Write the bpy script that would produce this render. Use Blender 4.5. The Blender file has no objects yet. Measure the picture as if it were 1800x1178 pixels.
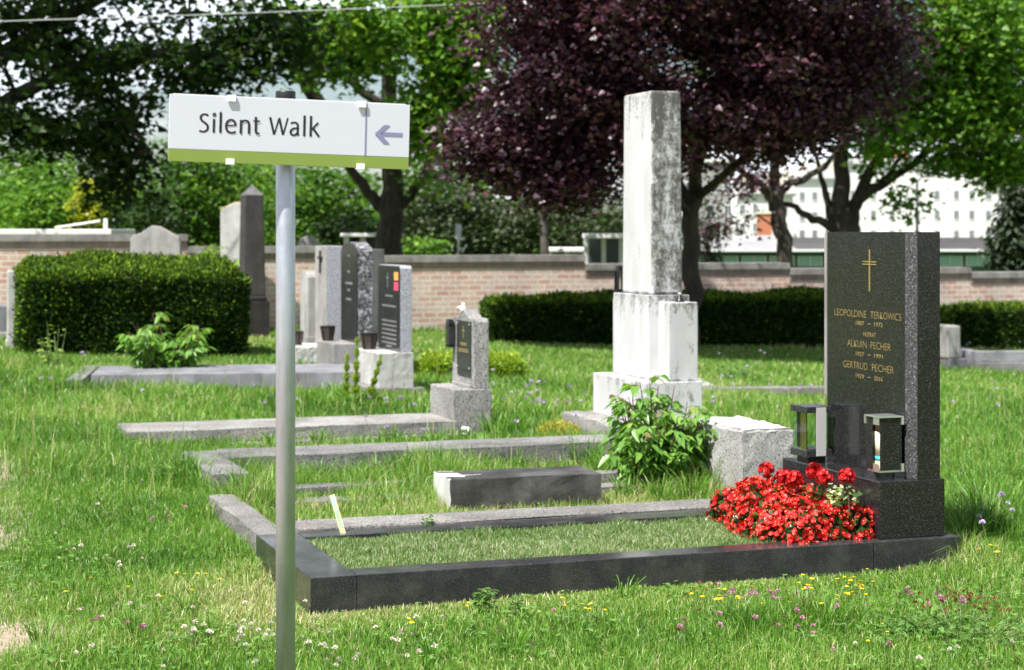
import bpy, bmesh, math, random
import numpy as np
from mathutils import Vector, Matrix

scene = bpy.context.scene
COL = scene.collection
R = math.radians

# ------------------------------------------------------------------ camera
EYE = 1.32                    # camera height, metres
F = 3209.0                    # focal length in pixels of an 1800 px wide frame
HY = 407.0                    # horizon row in that frame
cam_d = bpy.data.cameras.new("camera")
cam = bpy.data.objects.new("camera", cam_d)
COL.objects.link(cam)
cam.location = (0, 0, EYE)
cam.rotation_euler = (R(90), 0, 0)
cam_d.sensor_width = 36.0
cam_d.lens = F * 36.0 / 1800.0
cam_d.shift_y = -(589.0 - HY) / 1800.0
cam_d.clip_end = 3000
cam_d.dof.use_dof = True
cam_d.dof.focus_distance = 5.8
cam_d.dof.aperture_fstop = 5.4
cam_d.dof.aperture_blades = 9
scene.camera = cam

# ------------------------------------------------------------------ light
SUN_EL = R(60)
SUN_H = Vector((-0.652, -0.758))
sun_dir = Vector((SUN_H.x * math.cos(SUN_EL), SUN_H.y * math.cos(SUN_EL), math.sin(SUN_EL))).normalized()
ld = bpy.data.lights.new("sun", 'SUN')
ld.energy = 5.0
ld.angle = R(0.53)
ld.color = (1.0, 0.965, 0.92)
sun = bpy.data.objects.new("sun", ld)
COL.objects.link(sun)
sun.rotation_euler = (-sun_dir).to_track_quat('-Z', 'Y').to_euler()
sun.location = (-10, -10, 30)

world = bpy.data.worlds.new("World")
scene.world = world
world.use_nodes = True
wn, wl = world.node_tree.nodes, world.node_tree.links
wn.clear()
w_out = wn.new('ShaderNodeOutputWorld')
sky = wn.new('ShaderNodeTexSky')
sky.sky_type = 'NISHITA'
sky.sun_disc = False
sky.sun_elevation = SUN_EL
sky.sun_rotation = math.atan2(SUN_H.x, SUN_H.y) % (2 * math.pi)
sky.air_density = 1.0
sky.dust_density = 1.2
bg1 = wn.new('ShaderNodeBackground'); bg1.inputs[1].default_value = 0.072
bg2 = wn.new('ShaderNodeBackground'); bg2.inputs[0].default_value = (0.87, 0.92, 1, 1); bg2.inputs[1].default_value = 0.72
tc = wn.new('ShaderNodeTexCoord')
mp = wn.new('ShaderNodeMapping'); mp.inputs['Scale'].default_value = (1, 1, 2.6)
nz = wn.new('ShaderNodeTexNoise'); nz.inputs['Scale'].default_value = 5.5; nz.inputs['Detail'].default_value = 7
rp = wn.new('ShaderNodeValToRGB')
rp.color_ramp.elements[0].position = 0.42; rp.color_ramp.elements[1].position = 0.62
mx = wn.new('ShaderNodeMixShader')
wl.new(tc.outputs['Generated'], mp.inputs[0]); wl.new(mp.outputs[0], nz.inputs['Vector'])
wl.new(nz.outputs['Fac'], rp.inputs[0]); wl.new(rp.outputs[0], mx.inputs[0])
hz_s = wn.new('ShaderNodeSeparateXYZ'); wl.new(tc.outputs['Generated'], hz_s.inputs[0])
hz_m = wn.new('ShaderNodeMapRange')          # the cloud bank is brightest low down
hz_m.inputs[1].default_value = 0.12; hz_m.inputs[2].default_value = 0.5
hz_m.inputs[3].default_value = 1.15; hz_m.inputs[4].default_value = 0.42
wl.new(hz_s.outputs[2], hz_m.inputs[0]); wl.new(hz_m.outputs[0], bg2.inputs[1])
wl.new(sky.outputs[0], bg1.inputs[0]); wl.new(bg1.outputs[0], mx.inputs[1]); wl.new(bg2.outputs[0], mx.inputs[2])
wl.new(mx.outputs[0], w_out.inputs[0])

scene.view_settings.view_transform = 'Standard'
scene.view_settings.look = 'None'
scene.view_settings.gamma = 1.0
scene.view_settings.exposure = 0.95
scene.render.engine = 'CYCLES'
scene.cycles.max_bounces = 6
scene.cycles.diffuse_bounces = 3
scene.cycles.glossy_bounces = 3
scene.cycles.transmission_bounces = 6
scene.cycles.transparent_max_bounces = 8
scene.cycles.use_denoising = True

# ------------------------------------------------------------------ geometry of the place
TH = R(19.29)                                  # all graves point this way
U = Vector((math.cos(TH), math.sin(TH)))       # along a grave, towards its headstone
V = Vector((-math.sin(TH), math.cos(TH)))      # across the graves, from row to row


def sst(a, b, x):
    t = np.clip((x - a) / (b - a), 0, 1)
    return t * t * (3 - 2 * t)


def gz(x, y):
    """height of the ground: it falls gently to the right further back"""
    x = np.clip(x, -14, 14)
    return -0.04 * x * sst(6.0, 20.0, y) + 0.012 * np.sin(x * 1.7 + 0.4) * np.sin(y * 1.3)


def G(px, py, dz=0.0):
    """world point seen at a pixel, dz above the ground"""
    z = dz
    for _ in range(12):
        y = F * (EYE - z) / (py - HY)
        x = (px - 900) / F * y
        z = float(gz(x, y)) + dz
    return Vector((x, y, z))


def D(px, py, y):
    """world point seen at a pixel at distance y"""
    return Vector(((px - 900) / F * y, y, EYE - (py - HY) * y / F))


OA = Vector((-0.6975, 6.323))                  # near left corner of the black grave


def LW(s, t):
    p = OA + U * s + V * t
    return p


# ------------------------------------------------------------------ object helpers
def tag(o, label=None, cat=None, group=None, kind=None):
    if label: o['label'] = label
    if cat: o['category'] = cat
    if group: o['group'] = group
    if kind: o['kind'] = kind
    return o


def thing(name, label, cat, loc, rz=0.0, group=None):
    o = bpy.data.objects.new(name, None)
    o.empty_display_size = 0.1
    COL.objects.link(o)
    o.location = loc
    o.rotation_euler = (0, 0, rz)
    return tag(o, label, cat, group)


def link(name, me, mat=None, parent=None, loc=None, rot=None):
    o = bpy.data.objects.new(name, me)
    COL.objects.link(o)
    if mat is not None and not me.materials:
        me.materials.append(mat)
    if parent is not None: o.parent = parent
    if loc is not None: o.location = loc
    if rot is not None: o.rotation_euler = rot
    return o


class MB:
    """collects boxes, prisms, tubes and lathes into one mesh"""
    def __init__(self):
        self.v, self.f = [], []

    def add(self, vs, fs):
        n = len(self.v)
        self.v += [tuple(a) for a in vs]
        self.f += [tuple(i + n for i in q) for q in fs]
        return self

    def box(self, x0, x1, y0, y1, z0, z1, tx=0.0, ty=0.0):
        """box, optionally tapered at the top by tx, ty on each side"""
        vs = [(x0, y0, z0), (x1, y0, z0), (x1, y1, z0), (x0, y1, z0),
              (x0 + tx, y0 + ty, z1), (x1 - tx, y0 + ty, z1), (x1 - tx, y1 - ty, z1), (x0 + tx, y1 - ty, z1)]
        return self.add(vs, [(3, 2, 1, 0), (4, 5, 6, 7), (0, 1, 5, 4), (1, 2, 6, 5), (2, 3, 7, 6), (3, 0, 4, 7)])

    def prism(self, poly, a0, a1, axis='z'):
        """polygon extruded along an axis; for x the polygon is (y,z), for y it is (x,z)"""
        n = len(poly)
        def mkp(p, a):
            return {'z': (p[0], p[1], a), 'x': (a, p[0], p[1]), 'y': (p[0], a, p[1])}[axis]
        vs = [mkp(p, a0) for p in poly] + [mkp(p, a1) for p in poly]
        fs = [tuple(reversed(range(n))), tuple(range(n, 2 * n))]
        fs += [(i, (i + 1) % n, n + (i + 1) % n, n + i) for i in range(n)]
        return self.add(vs, fs)

    def tube(self, pts, rad, seg=8):
        pts = [Vector(p) for p in pts]
        n = len(pts)
        if not hasattr(rad, '__len__'): rad = [rad] * n
        vs, fs = [], []
        ref = Vector((0.31, 0.87, 0.38)).normalized()
        for i, p in enumerate(pts):
            d = (pts[min(i + 1, n - 1)] - pts[max(i - 1, 0)]).normalized()
            a = d.cross(ref)
            if a.length < 1e-3: a = d.cross(Vector((1, 0, 0)))
            a.normalize(); b = d.cross(a)
            for k in range(seg):
                w = 2 * math.pi * k / seg
                vs.append(p + (a * math.cos(w) + b * math.sin(w)) * rad[i])
        for i in range(n - 1):
            for k in range(seg):
                k2 = (k + 1) % seg
                fs.append((i * seg + k, i * seg + k2, (i + 1) * seg + k2, (i + 1) * seg + k))
        fs.append(tuple(reversed(range(seg))))
        fs.append(tuple(range((n - 1) * seg, n * seg)))
        return self.add(vs, fs)

    def lathe(self, prof, seg=24, cx=0, cy=0):
        """profile of (radius, z)"""
        vs, fs = [], []
        for r, z in prof:
            for k in range(seg):
                w = 2 * math.pi * k / seg
                vs.append((cx + r * math.cos(w), cy + r * math.sin(w), z))
        for i in range(len(prof) - 1):
            for k in range(seg):
                k2 = (k + 1) % seg
                fs.append((i * seg + k, i * seg + k2, (i + 1) * seg + k2, (i + 1) * seg + k))
        fs.append(tuple(reversed(range(seg))))
        fs.append(tuple(range((len(prof) - 1) * seg, len(prof) * seg)))
        return self.add(vs, fs)

    def build(self, name, mat, parent=None, loc=None, rot=None, bevel=0.0, smooth=False, rough=0.0, seed=1, seg=2):
        me = bpy.data.meshes.new(name)
        bm = bmesh.new()
        bv = [bm.verts.new(p) for p in self.v]
        for q in self.f:
            try: bm.faces.new([bv[i] for i in q])
            except ValueError: pass
        bmesh.ops.recalc_face_normals(bm, faces=bm.faces)
        if bevel > 0:
            ed = [e for e in bm.edges if len(e.link_faces) == 2 and e.calc_face_angle(0) > 0.5]
            bmesh.ops.bevel(bm, geom=ed, offset=bevel, segments=seg, profile=0.6, affect='EDGES', clamp_overlap=True)
        if rough > 0:
            for _ in range(3):
                long = [e for e in bm.edges if e.calc_length() > 0.06]
                if not long: break
                bmesh.ops.subdivide_edges(bm, edges=long, cuts=1, use_grid_fill=True)
            rg = random.Random(seed)
            for v in bm.verts:
                n = v.normal
                v.co += Vector((rg.gauss(0, 1), rg.gauss(0, 1), rg.gauss(0, 1))) * rough
        bm.to_mesh(me); bm.free()
        if smooth:
            for p in me.polygons: p.use_smooth = True
        return link(name, me, mat, parent, loc, rot)


def np_mesh(name, verts, faces_k, mat, parent=None, rnd=None, extra_faces=None, loc=None, smooth=False):
    """fast mesh from numpy arrays: faces_k is (n,k) of vertex ids, extra_faces another (m,j)"""
    me = bpy.data.meshes.new(name)
    verts = np.ascontiguousarray(verts, dtype=np.float32)
    me.vertices.add(len(verts))
    me.vertices.foreach_set('co', verts.ravel())
    groups = [faces_k] + ([extra_faces] if extra_faces is not None else [])
    loops = np.concatenate([g.ravel() for g in groups]).astype(np.int32)
    totals = np.concatenate([np.full(len(g), g.shape[1], np.int32) for g in groups])
    starts = np.concatenate([[0], np.cumsum(totals)[:-1]]).astype(np.int32)
    me.loops.add(len(loops))
    me.loops.foreach_set('vertex_index', loops)
    me.polygons.add(len(totals))
    me.polygons.foreach_set('loop_start', starts)
    me.polygons.foreach_set('loop_total', totals)
    if smooth:
        me.polygons.foreach_set('use_smooth', np.ones(len(totals), bool))
    me.update(calc_edges=True)
    if rnd is not None:
        at = me.attributes.new('rnd', 'FLOAT', 'POINT')
        at.data.foreach_set('value', np.ascontiguousarray(rnd, dtype=np.float32))
    return link(name, me, mat, parent, loc)


def unit(a):
    return a / np.maximum(np.linalg.norm(a, axis=1, keepdims=True), 1e-9)


# leaf templates: (along, across, normal) and faces
LEAF_OVAL = (np.array([(0, 0, 0), (.28, .5, .05), (.62, .42, .05), (1, 0, -.1), (.62, -.42, .05), (.28, -.5, .05), (.45, 0, -.03)]),
             np.array([(0, 1, 6, 5), (1, 2, 3, 6), (6, 3, 4, 5)]))
LEAF_LANCE = (np.array([(0, 0, 0), (.22, .5, .05), (.5, .46, .02), (1, 0, -.16), (.5, -.46, .02), (.22, -.5, .05), (.4, 0, -.04)]),
              np.array([(0, 1, 6, 5), (1, 2, 3, 6), (6, 3, 4, 5)]))
LEAF_QUAD = (np.array([(0, 0, 0), (.5, .5, .08), (1, 0, -.06), (.5, -.5, .08)]), np.array([(0, 1, 2, 3)]))
LEAF_MAPLE = (np.array([(0, 0, 0), (.2, .55, .03), (.55, .3, .05), (.72, .52, 0), (1, 0, -.08), (.72, -.52, 0), (.55, -.3, .05), (.2, -.55, .03)]),
              np.array([(0, 1, 2, 4), (0, 4, 6, 7), (2, 3, 4, 4), (4, 5, 6, 6)])[:2])


def leaf_mesh(name, P, Dr, N, L, W, rnd, mat, parent=None, tmpl=LEAF_QUAD, loc=None):
    Dr = unit(Dr)
    S = unit(np.cross(Dr, N)); N = unit(np.cross(S, Dr))
    tv, tf = tmpl
    n, k = len(P), len(tv)
    L = np.broadcast_to(L, (n,)); W = np.broadcast_to(W, (n,))
    vs = (P[:, None, :] + Dr[:, None, :] * (tv[None, :, 0, None] * L[:, None, None])
          + S[:, None, :] * (tv[None, :, 1, None] * W[:, None, None])
          + N[:, None, :] * (tv[None, :, 2, None] * L[:, None, None]))
    fs = (tf[None, :, :] + (np.arange(n) * k)[:, None, None]).reshape(-1, tf.shape[1])
    return np_mesh(name, vs.reshape(-1, 3), fs, mat, parent, np.repeat(rnd, k), loc=loc)


# ------------------------------------------------------------------ materials
def new_mat(name):
    m = bpy.data.materials.new(name)
    m.use_nodes = True
    nt = m.node_tree
    b = nt.nodes['Principled BSDF']
    return m, nt.nodes, nt.links, b


def ramp(nodes, stops):
    r = nodes.new('ShaderNodeValToRGB')
    el = r.color_ramp.elements
    while len(el) < len(stops): el.new(0.5)
    for e, (p, c) in zip(el, stops):
        e.position = p
        e.color = (*c, 1) if len(c) == 3 else c
    return r


def noise(nodes, links, vec, scale, detail=4, rough=0.55):
    n = nodes.new('ShaderNodeTexNoise')
    n.inputs['Scale'].default_value = scale
    n.inputs['Detail'].default_value = detail
    n.inputs['Roughness'].default_value = rough
    if vec is not None: links.new(vec, n.inputs['Vector'])
    return n


def coords(nodes, links, scale=(1, 1, 1), out='Object'):
    t = nodes.new('ShaderNodeTexCoord')
    m = nodes.new('ShaderNodeMapping')
    m.inputs['Scale'].default_value = scale
    links.new(t.outputs[out], m.inputs[0])
    return m.outputs[0]


def mixc(nodes, links, fac, a, b, mode='MIX'):
    m = nodes.new('ShaderNodeMix')
    m.data_type = 'RGBA'; m.blend_type = mode
    for sock, val in ((m.inputs[0], fac), (m.inputs[6], a), (m.inputs[7], b)):
        if isinstance(val, bpy.types.NodeSocket): links.new(val, sock)
        elif isinstance(val, (int, float)): sock.default_value = val
        else: sock.default_value = (*val, 1)
    return m.outputs[2]


def bump(nodes, links, b, h, strength=0.3, dist=0.01):
    n = nodes.new('ShaderNodeBump')
    n.inputs['Strength'].default_value = strength
    n.inputs['Distance'].default_value = dist
    links.new(h, n.inputs['Height'])
    links.new(n.outputs[0], b.inputs['Normal'])


def plain(name, col, rough=0.5, metal=0.0, spec=0.5):
    m, n, l, b = new_mat(name)
    b.inputs['Base Color'].default_value = (*col, 1)
    b.inputs['Roughness'].default_value = rough
    b.inputs['Metallic'].default_value = metal
    b.inputs['Specular IOR Level'].default_value = spec
    return m


def granite(name, dark, mid, light, rough=0.08, scale=260, bumps=0.0, amount=0.56, dust=0.0):
    m, n, l, b = new_mat(name)
    v = coords(n, l)
    n1 = noise(n, l, v, scale, 3, 0.7)
    n2 = noise(n, l, v, scale * 0.43, 3, 0.7)
    r1 = ramp(n, [(0.38, dark), (amount, mid), (amount + 0.16, light)])
    l.new(n1.outputs['Fac'], r1.inputs[0])
    r2 = ramp(n, [(0.45, (0, 0, 0)), (0.75, (1, 1, 1))])
    l.new(n2.outputs['Fac'], r2.inputs[0])
    c = mixc(n, l, r2.outputs[0], r1.outputs[0], mid)
    n3 = noise(n, l, v, 5, 5, 0.65)
    r3 = ramp(n, [(0.35, (rough, rough, rough)), (0.7, (rough + 0.14, rough + 0.14, rough + 0.14))])
    l.new(n3.outputs['Fac'], r3.inputs[0])
    l.new(r3.outputs[0], b.inputs['Roughness'])
    b.inputs['Specular IOR Level'].default_value = 0.36
    if dust > 0:
        n4 = noise(n, l, v, 9, 6, 0.7)
        r4 = ramp(n, [(0.45, (0, 0, 0)), (0.75, (dust, dust, dust))])
        l.new(n4.outputs['Fac'], r4.inputs[0])
        c = mixc(n, l, r4.outputs[0], c, (0.28, 0.26, 0.23))
    l.new(c, b.inputs['Base Color'])
    if bumps > 0: bump(n, l, b, n2.outputs['Fac'], bumps, 0.004)
    return m


def concrete(name, base, dark, light, rough=0.9, speck=0.5, moss=0.0, scale=1.0, streak=0.45):
    m, n, l, b = new_mat(name)
    v = coords(n, l)
    big = noise(n, l, v, 4.5 * scale, 6, 0.62)
    r = ramp(n, [(0.3, dark), (0.52, base), (0.75, light)])
    l.new(big.outputs['Fac'], r.inputs[0])
    c = r.outputs[0]
    sp = noise(n, l, v, 190 * scale, 3, 0.75)
    rs = ramp(n, [(0.36, (0.25, 0.25, 0.25)), (0.5, (1, 1, 1)), (0.66, (1.35, 1.33, 1.3))])
    l.new(sp.outputs['Fac'], rs.inputs[0])
    c = mixc(n, l, speck, c, rs.outputs[0], 'MULTIPLY')
    v2 = coords(n, l, (14, 14, 1.6))
    st = noise(n, l, v2, 1.0, 5, 0.65)
    r2 = ramp(n, [(0.5, (0, 0, 0)), (0.72, (streak, streak, streak))])
    l.new(st.outputs['Fac'], r2.inputs[0])
    c = mixc(n, l, r2.outputs[0], c, tuple(x * 0.4 for x in dark))
    if moss > 0:
        mo = noise(n, l, v, 7, 6, 0.7)
        r3 = ramp(n, [(0.55, (0, 0, 0)), (0.75, (moss, moss, moss))])
        l.new(mo.outputs['Fac'], r3.inputs[0])
        c = mixc(n, l, r3.outputs[0], c, (0.30, 0.17, 0.04))
    l.new(c, b.inputs['Base Color'])
    b.inputs['Roughness'].default_value = rough
    b.inputs['Specular IOR Level'].default_value = 0.25
    bump(n, l, b, sp.outputs['Fac'], 0.35, 0.004)
    return m


def marble(name):
    """white marble with grey lichen and soot: worst on the side turned to -y and near the top"""
    m, n, l, b = new_mat(name)
    t = n.new('ShaderNodeTexCoord')
    sep = n.new('ShaderNodeSeparateXYZ'); l.new(t.outputs['Normal'], sep.inputs[0])
    pos = n.new('ShaderNodeSeparateXYZ'); l.new(t.outputs['Object'], pos.inputs[0])
    side = n.new('ShaderNodeMapRange')               # 1 on faces turned to -y
    side.inputs[1].default_value = -0.3; side.inputs[2].default_value = -0.8
    l.new(sep.outputs[1], side.inputs[0])
    top = n.new('ShaderNodeMapRange')                # 0..1 with height
    top.inputs[1].default_value = 1.75; top.inputs[2].default_value = 2.2
    l.new(pos.outputs[2], top.inputs[0])
    hi = n.new('ShaderNodeMapRange')                 # pillar rather than plinth
    hi.inputs[1].default_value = 0.75; hi.inputs[2].default_value = 1.0
    l.new(pos.outputs[2], hi.inputs[0])
    v = coords(n, l, (11, 11, 2.2))
    st = noise(n, l, v, 1.0, 8, 0.68)
    fine = noise(n, l, coords(n, l), 55, 5, 0.75)
    def math_(op, a, b_):
        q = n.new('ShaderNodeMath'); q.operation = op
        for s, x in ((q.inputs[0], a), (q.inputs[1], b_)):
            if isinstance(x, bpy.types.NodeSocket): l.new(x, s)
            else: s.default_value = x
        return q.outputs[0]
    amt = math_('MULTIPLY', side.outputs[0], hi.outputs[0])
    amt = math_('MULTIPLY', amt, 0.30)
    amt = math_('ADD', amt, math_('MULTIPLY', math_('POWER', top.outputs[0], 2.0), 0.26))
    for za, zb_, zc, am in ((0.74, 0.93, 0.95, 0.20), (0.27, 0.413, 0.43, 0.17)):      # drips below each ledge
        q1 = n.new('ShaderNodeMapRange'); q1.inputs[1].default_value = za; q1.inputs[2].default_value = zb_
        l.new(pos.outputs[2], q1.inputs[0])
        q2 = n.new('ShaderNodeMapRange'); q2.inputs[1].default_value = zc; q2.inputs[2].default_value = zc - .01
        l.new(pos.outputs[2], q2.inputs[0])
        amt = math_('ADD', amt, math_('MULTIPLY', math_('MULTIPLY', q1.outputs[0], q2.outputs[0]), am))
    val = math_('ADD', st.outputs['Fac'], amt)
    mid = noise(n, l, coords(n, l, (1, 1, .6)), 19, 5, 0.7)
    val = math_('ADD', val, math_('MULTIPLY', math_('SUBTRACT', fine.outputs['Fac'], 0.5), 0.8))
    val = math_('ADD', val, math_('MULTIPLY', math_('SUBTRACT', mid.outputs['Fac'], 0.52), math_('ADD', math_('MULTIPLY', side.outputs[0], 0.9), 0.15)))
    r = ramp(n, [(0.62, (0, 0, 0)), (0.74, (0.5, 0.5, 0.5)), (0.94, (1, 1, 1))])
    l.new(val, r.inputs[0])
    soft = noise(n, l, coords(n, l, (3, 3, 1)), 2.0, 4)
    rs = ramp(n, [(0.35, (0.47, 0.466, 0.462)), (0.65, (0.57, 0.568, 0.566))])
    l.new(soft.outputs['Fac'], rs.inputs[0])
    c = mixc(n, l, r.outputs[0], rs.outputs[0], (0.085, 0.083, 0.075))
    rust = noise(n, l, coords(n, l, (6, 6, 4)), 1.3, 5, 0.7)
    rr = ramp(n, [(0.62, (0, 0, 0)), (0.8, (0.75, 0.75, 0.75))])
    l.new(rust.outputs['Fac'], rr.inputs[0])
    low = n.new('ShaderNodeMapRange'); low.inputs[1].default_value = 0.55; low.inputs[2].default_value = 0.36
    l.new(pos.outputs[2], low.inputs[0])
    c = mixc(n, l, math_('MULTIPLY', rr.outputs[0], low.outputs[0]), c, (0.36, 0.19, 0.05))
    l.new(c, b.inputs['Base Color'])
    b.inputs['Roughness'].default_value = 0.75
    b.inputs['Specular IOR Level'].default_value = 0.3
    bump(n, l, b, fine.outputs['Fac'], 0.25, 0.004)
    return m


def leafy(name, stops, rough=0.45, trans=0.3, tint=1.25, spec=0.5):
    m, n, l, b = new_mat(name)
    a = n.new('ShaderNodeAttribute'); a.attribute_name = 'rnd'
    r = ramp(n, stops)
    l.new(a.outputs['Fac'], r.inputs[0])
    l.new(r.outputs[0], b.inputs['Base Color'])
    b.inputs['Roughness'].default_value = rough
    b.inputs['Specular IOR Level'].default_value = spec
    if trans > 0:
        tr = n.new('ShaderNodeBsdfTranslucent')
        mc = mixc(n, l, 1.0, r.outputs[0], (tint * 1.1, tint * 1.15, tint * 0.55), 'MULTIPLY')
        l.new(mc, tr.inputs[0])
        ms = n.new('ShaderNodeMixShader'); ms.inputs[0].default_value = trans
        out = n['Material Output']
        l.new(b.outputs[0], ms.inputs[1]); l.new(tr.outputs[0], ms.inputs[2])
        l.new(ms.outputs[0], out.inputs[0])
    return m


def bark(name, a, b_, scale=9):
    m, n, l, b = new_mat(name)
    v = coords(n, l, (1, 1, 0.25))
    nn = noise(n, l, v, scale, 6, 0.7)
    r = ramp(n, [(0.35, a), (0.7, b_)])
    l.new(nn.outputs['Fac'], r.inputs[0]); l.new(r.outputs[0], b.inputs['Base Color'])
    b.inputs['Roughness'].default_value = 0.9
    bump(n, l, b, nn.outputs['Fac'], 0.8, 0.04)
    return m


M = {}
M['granite'] = granite('black_granite', (0.008, 0.008, 0.008), (0.019, 0.019, 0.0195), (0.12, 0.12, 0.12), 0.075, 210)
M['granite_kerb'] = granite('black_granite_kerb', (0.013, 0.013, 0.014), (0.034, 0.034, 0.037), (0.14, 0.14, 0.14), 0.11, 210, dust=0.16)
M['granite_rough'] = granite('sawn_granite', (0.015, 0.015, 0.015), (0.045, 0.045, 0.045), (0.26, 0.26, 0.26), 0.5, 150, 0.3, 0.52)
M['granite_grey'] = granite('grey_granite', (0.05, 0.05, 0.055), (0.15, 0.15, 0.16), (0.42, 0.42, 0.43), 0.25, 120)
M['granite_light'] = granite('light_grey_granite', (0.16, 0.16, 0.18), (0.36, 0.36, 0.40), (0.6, 0.6, 0.64), 0.6, 70)
M['granite_dark'] = granite('dark_granite', (0.012, 0.013, 0.013), (0.04, 0.042, 0.042), (0.10, 0.10, 0.10), 0.16, 150)
M['granite_old'] = concrete('weathered_dark_granite', (0.055, 0.050, 0.047), (0.035, 0.031, 0.029), (0.085, 0.077, 0.072), 0.7, 0.5)
M['granite_plinth'] = concrete('weathered_brown_granite', (0.035, 0.030, 0.028), (0.02, 0.018, 0.017), (0.055, 0.05, 0.045), 0.6, 0.4)
M['concrete'] = concrete('grey_concrete', (0.27, 0.262, 0.25), (0.15, 0.145, 0.138), (0.38, 0.37, 0.355), moss=0.3, speck=.9, scale=.6, streak=.2)
M['concrete_dark'] = concrete('dark_concrete', (0.20, 0.195, 0.19), (0.10, 0.10, 0.095), (0.30, 0.29, 0.28), speck=1.0, scale=.6, streak=.2)
M['concrete_kerb'] = concrete('kerb_concrete', (0.205, 0.197, 0.186), (0.125, 0.12, 0.112), (0.30, 0.29, 0.275), speck=1.0, moss=0.2, scale=.6, streak=.15)
M['stone_pale'] = concrete('pale_stone', (0.47, 0.46, 0.44), (0.31, 0.30, 0.285), (0.57, 0.56, 0.545), speck=0.3)
M['stone_grey'] = concrete('grey_stone', (0.34, 0.325, 0.31), (0.23, 0.22, 0.21), (0.42, 0.41, 0.39), speck=0.3, moss=0.3)
M['terrazzo'] = concrete('white_terrazzo', (0.58, 0.57, 0.55), (0.30, 0.30, 0.29), (0.68, 0.67, 0.65), speck=0.9, scale=0.35)
M['slab_grey'] = concrete('blue_grey_slab', (0.23, 0.23, 0.25), (0.15, 0.15, 0.165), (0.33, 0.33, 0.36), 0.45, 0.4)
M['marble'] = marble('stained_white_marble')
M['metal'] = plain('galvanised_steel', (0.55, 0.57, 0.60), 0.34, 1.0)
M['alu'] = plain('brushed_aluminium', (0.75, 0.75, 0.76), 0.28, 0.9)
M['alu_matt'] = plain('matt_aluminium', (0.62, 0.61, 0.60), 0.5, 0.3)
M['brass'] = plain('dull_brass', (0.42, 0.29, 0.08), 0.35, 0.8)
M['gold'] = plain('gilded_letters', (0.42, 0.315, 0.12), 0.5, 0.45)
M['black_plastic'] = plain('black_plastic', (0.012, 0.012, 0.014), 0.45)
M['white_panel'] = plain('white_enamel', (0.545, 0.56, 0.615), 0.32)
M['green_print'] = plain('olive_green_print', (0.195, 0.27, 0.045), 0.35)
M['ink'] = plain('black_print', (0.008, 0.008, 0.012), 0.5)
M['violet_print'] = plain('violet_grey_print', (0.20, 0.205, 0.34), 0.5)
M['white_plastic'] = plain('white_clip_plastic', (0.85, 0.85, 0.85), 0.4)
M['dark_iron'] = plain('dark_iron', (0.02, 0.02, 0.022), 0.4, 0.5)
M['white_letters'] = plain('pale_letters', (0.20, 0.20, 0.195), 0.6)
M['white_china'] = plain('white_china', (0.85, 0.84, 0.80), 0.4)
M['orange_sticker'] = plain('orange_sticker', (0.80, 0.36, 0.10), 0.5)
M['pink_sticker'] = plain('pink_sticker', (0.80, 0.07, 0.16), 0.5)
M['yellow_tag'] = plain('yellow_tag', (0.72, 0.72, 0.34), 0.4)
M['blue_tag'] = plain('pale_blue_print', (0.45, 0.55, 0.80), 0.4)
M['teal'] = plain('teal_print', (0.05, 0.45, 0.52), 0.5)
M['candle'] = plain('cream_candle', (0.85, 0.76, 0.52), 0.45)
M['cream_wax'] = plain('peach_wax', (0.80, 0.55, 0.30), 0.45)
M['soot'] = plain('burnt_wax', (0.16, 0.10, 0.05), 0.6)

gm, gn, gl, gb = new_mat('clear_glass')
gb.inputs['Base Color'].default_value = (0.86, 0.95, 0.92, 1)
gb.inputs['Roughness'].default_value = 0.02
gb.inputs['Transmission Weight'].default_value = 1.0
gb.inputs['IOR'].default_value = 1.45
M['glass'] = gm

M['bark'] = bark('dark_bark', (0.018, 0.014, 0.011), (0.075, 0.060, 0.046))
M['bark_grey'] = bark('grey_bark', (0.05, 0.045, 0.038), (0.16, 0.145, 0.12))
M['stem'] = plain('green_stem', (0.10, 0.17, 0.04), 0.6)
M['stem_red'] = plain('reddish_stem', (0.13, 0.075, 0.05), 0.6)
M['rock_face'] = granite('rough_rock_face', (0.02, 0.02, 0.022), (0.10, 0.10, 0.105), (0.50, 0.50, 0.52), 0.7, 34, 0.9, 0.5)

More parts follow.
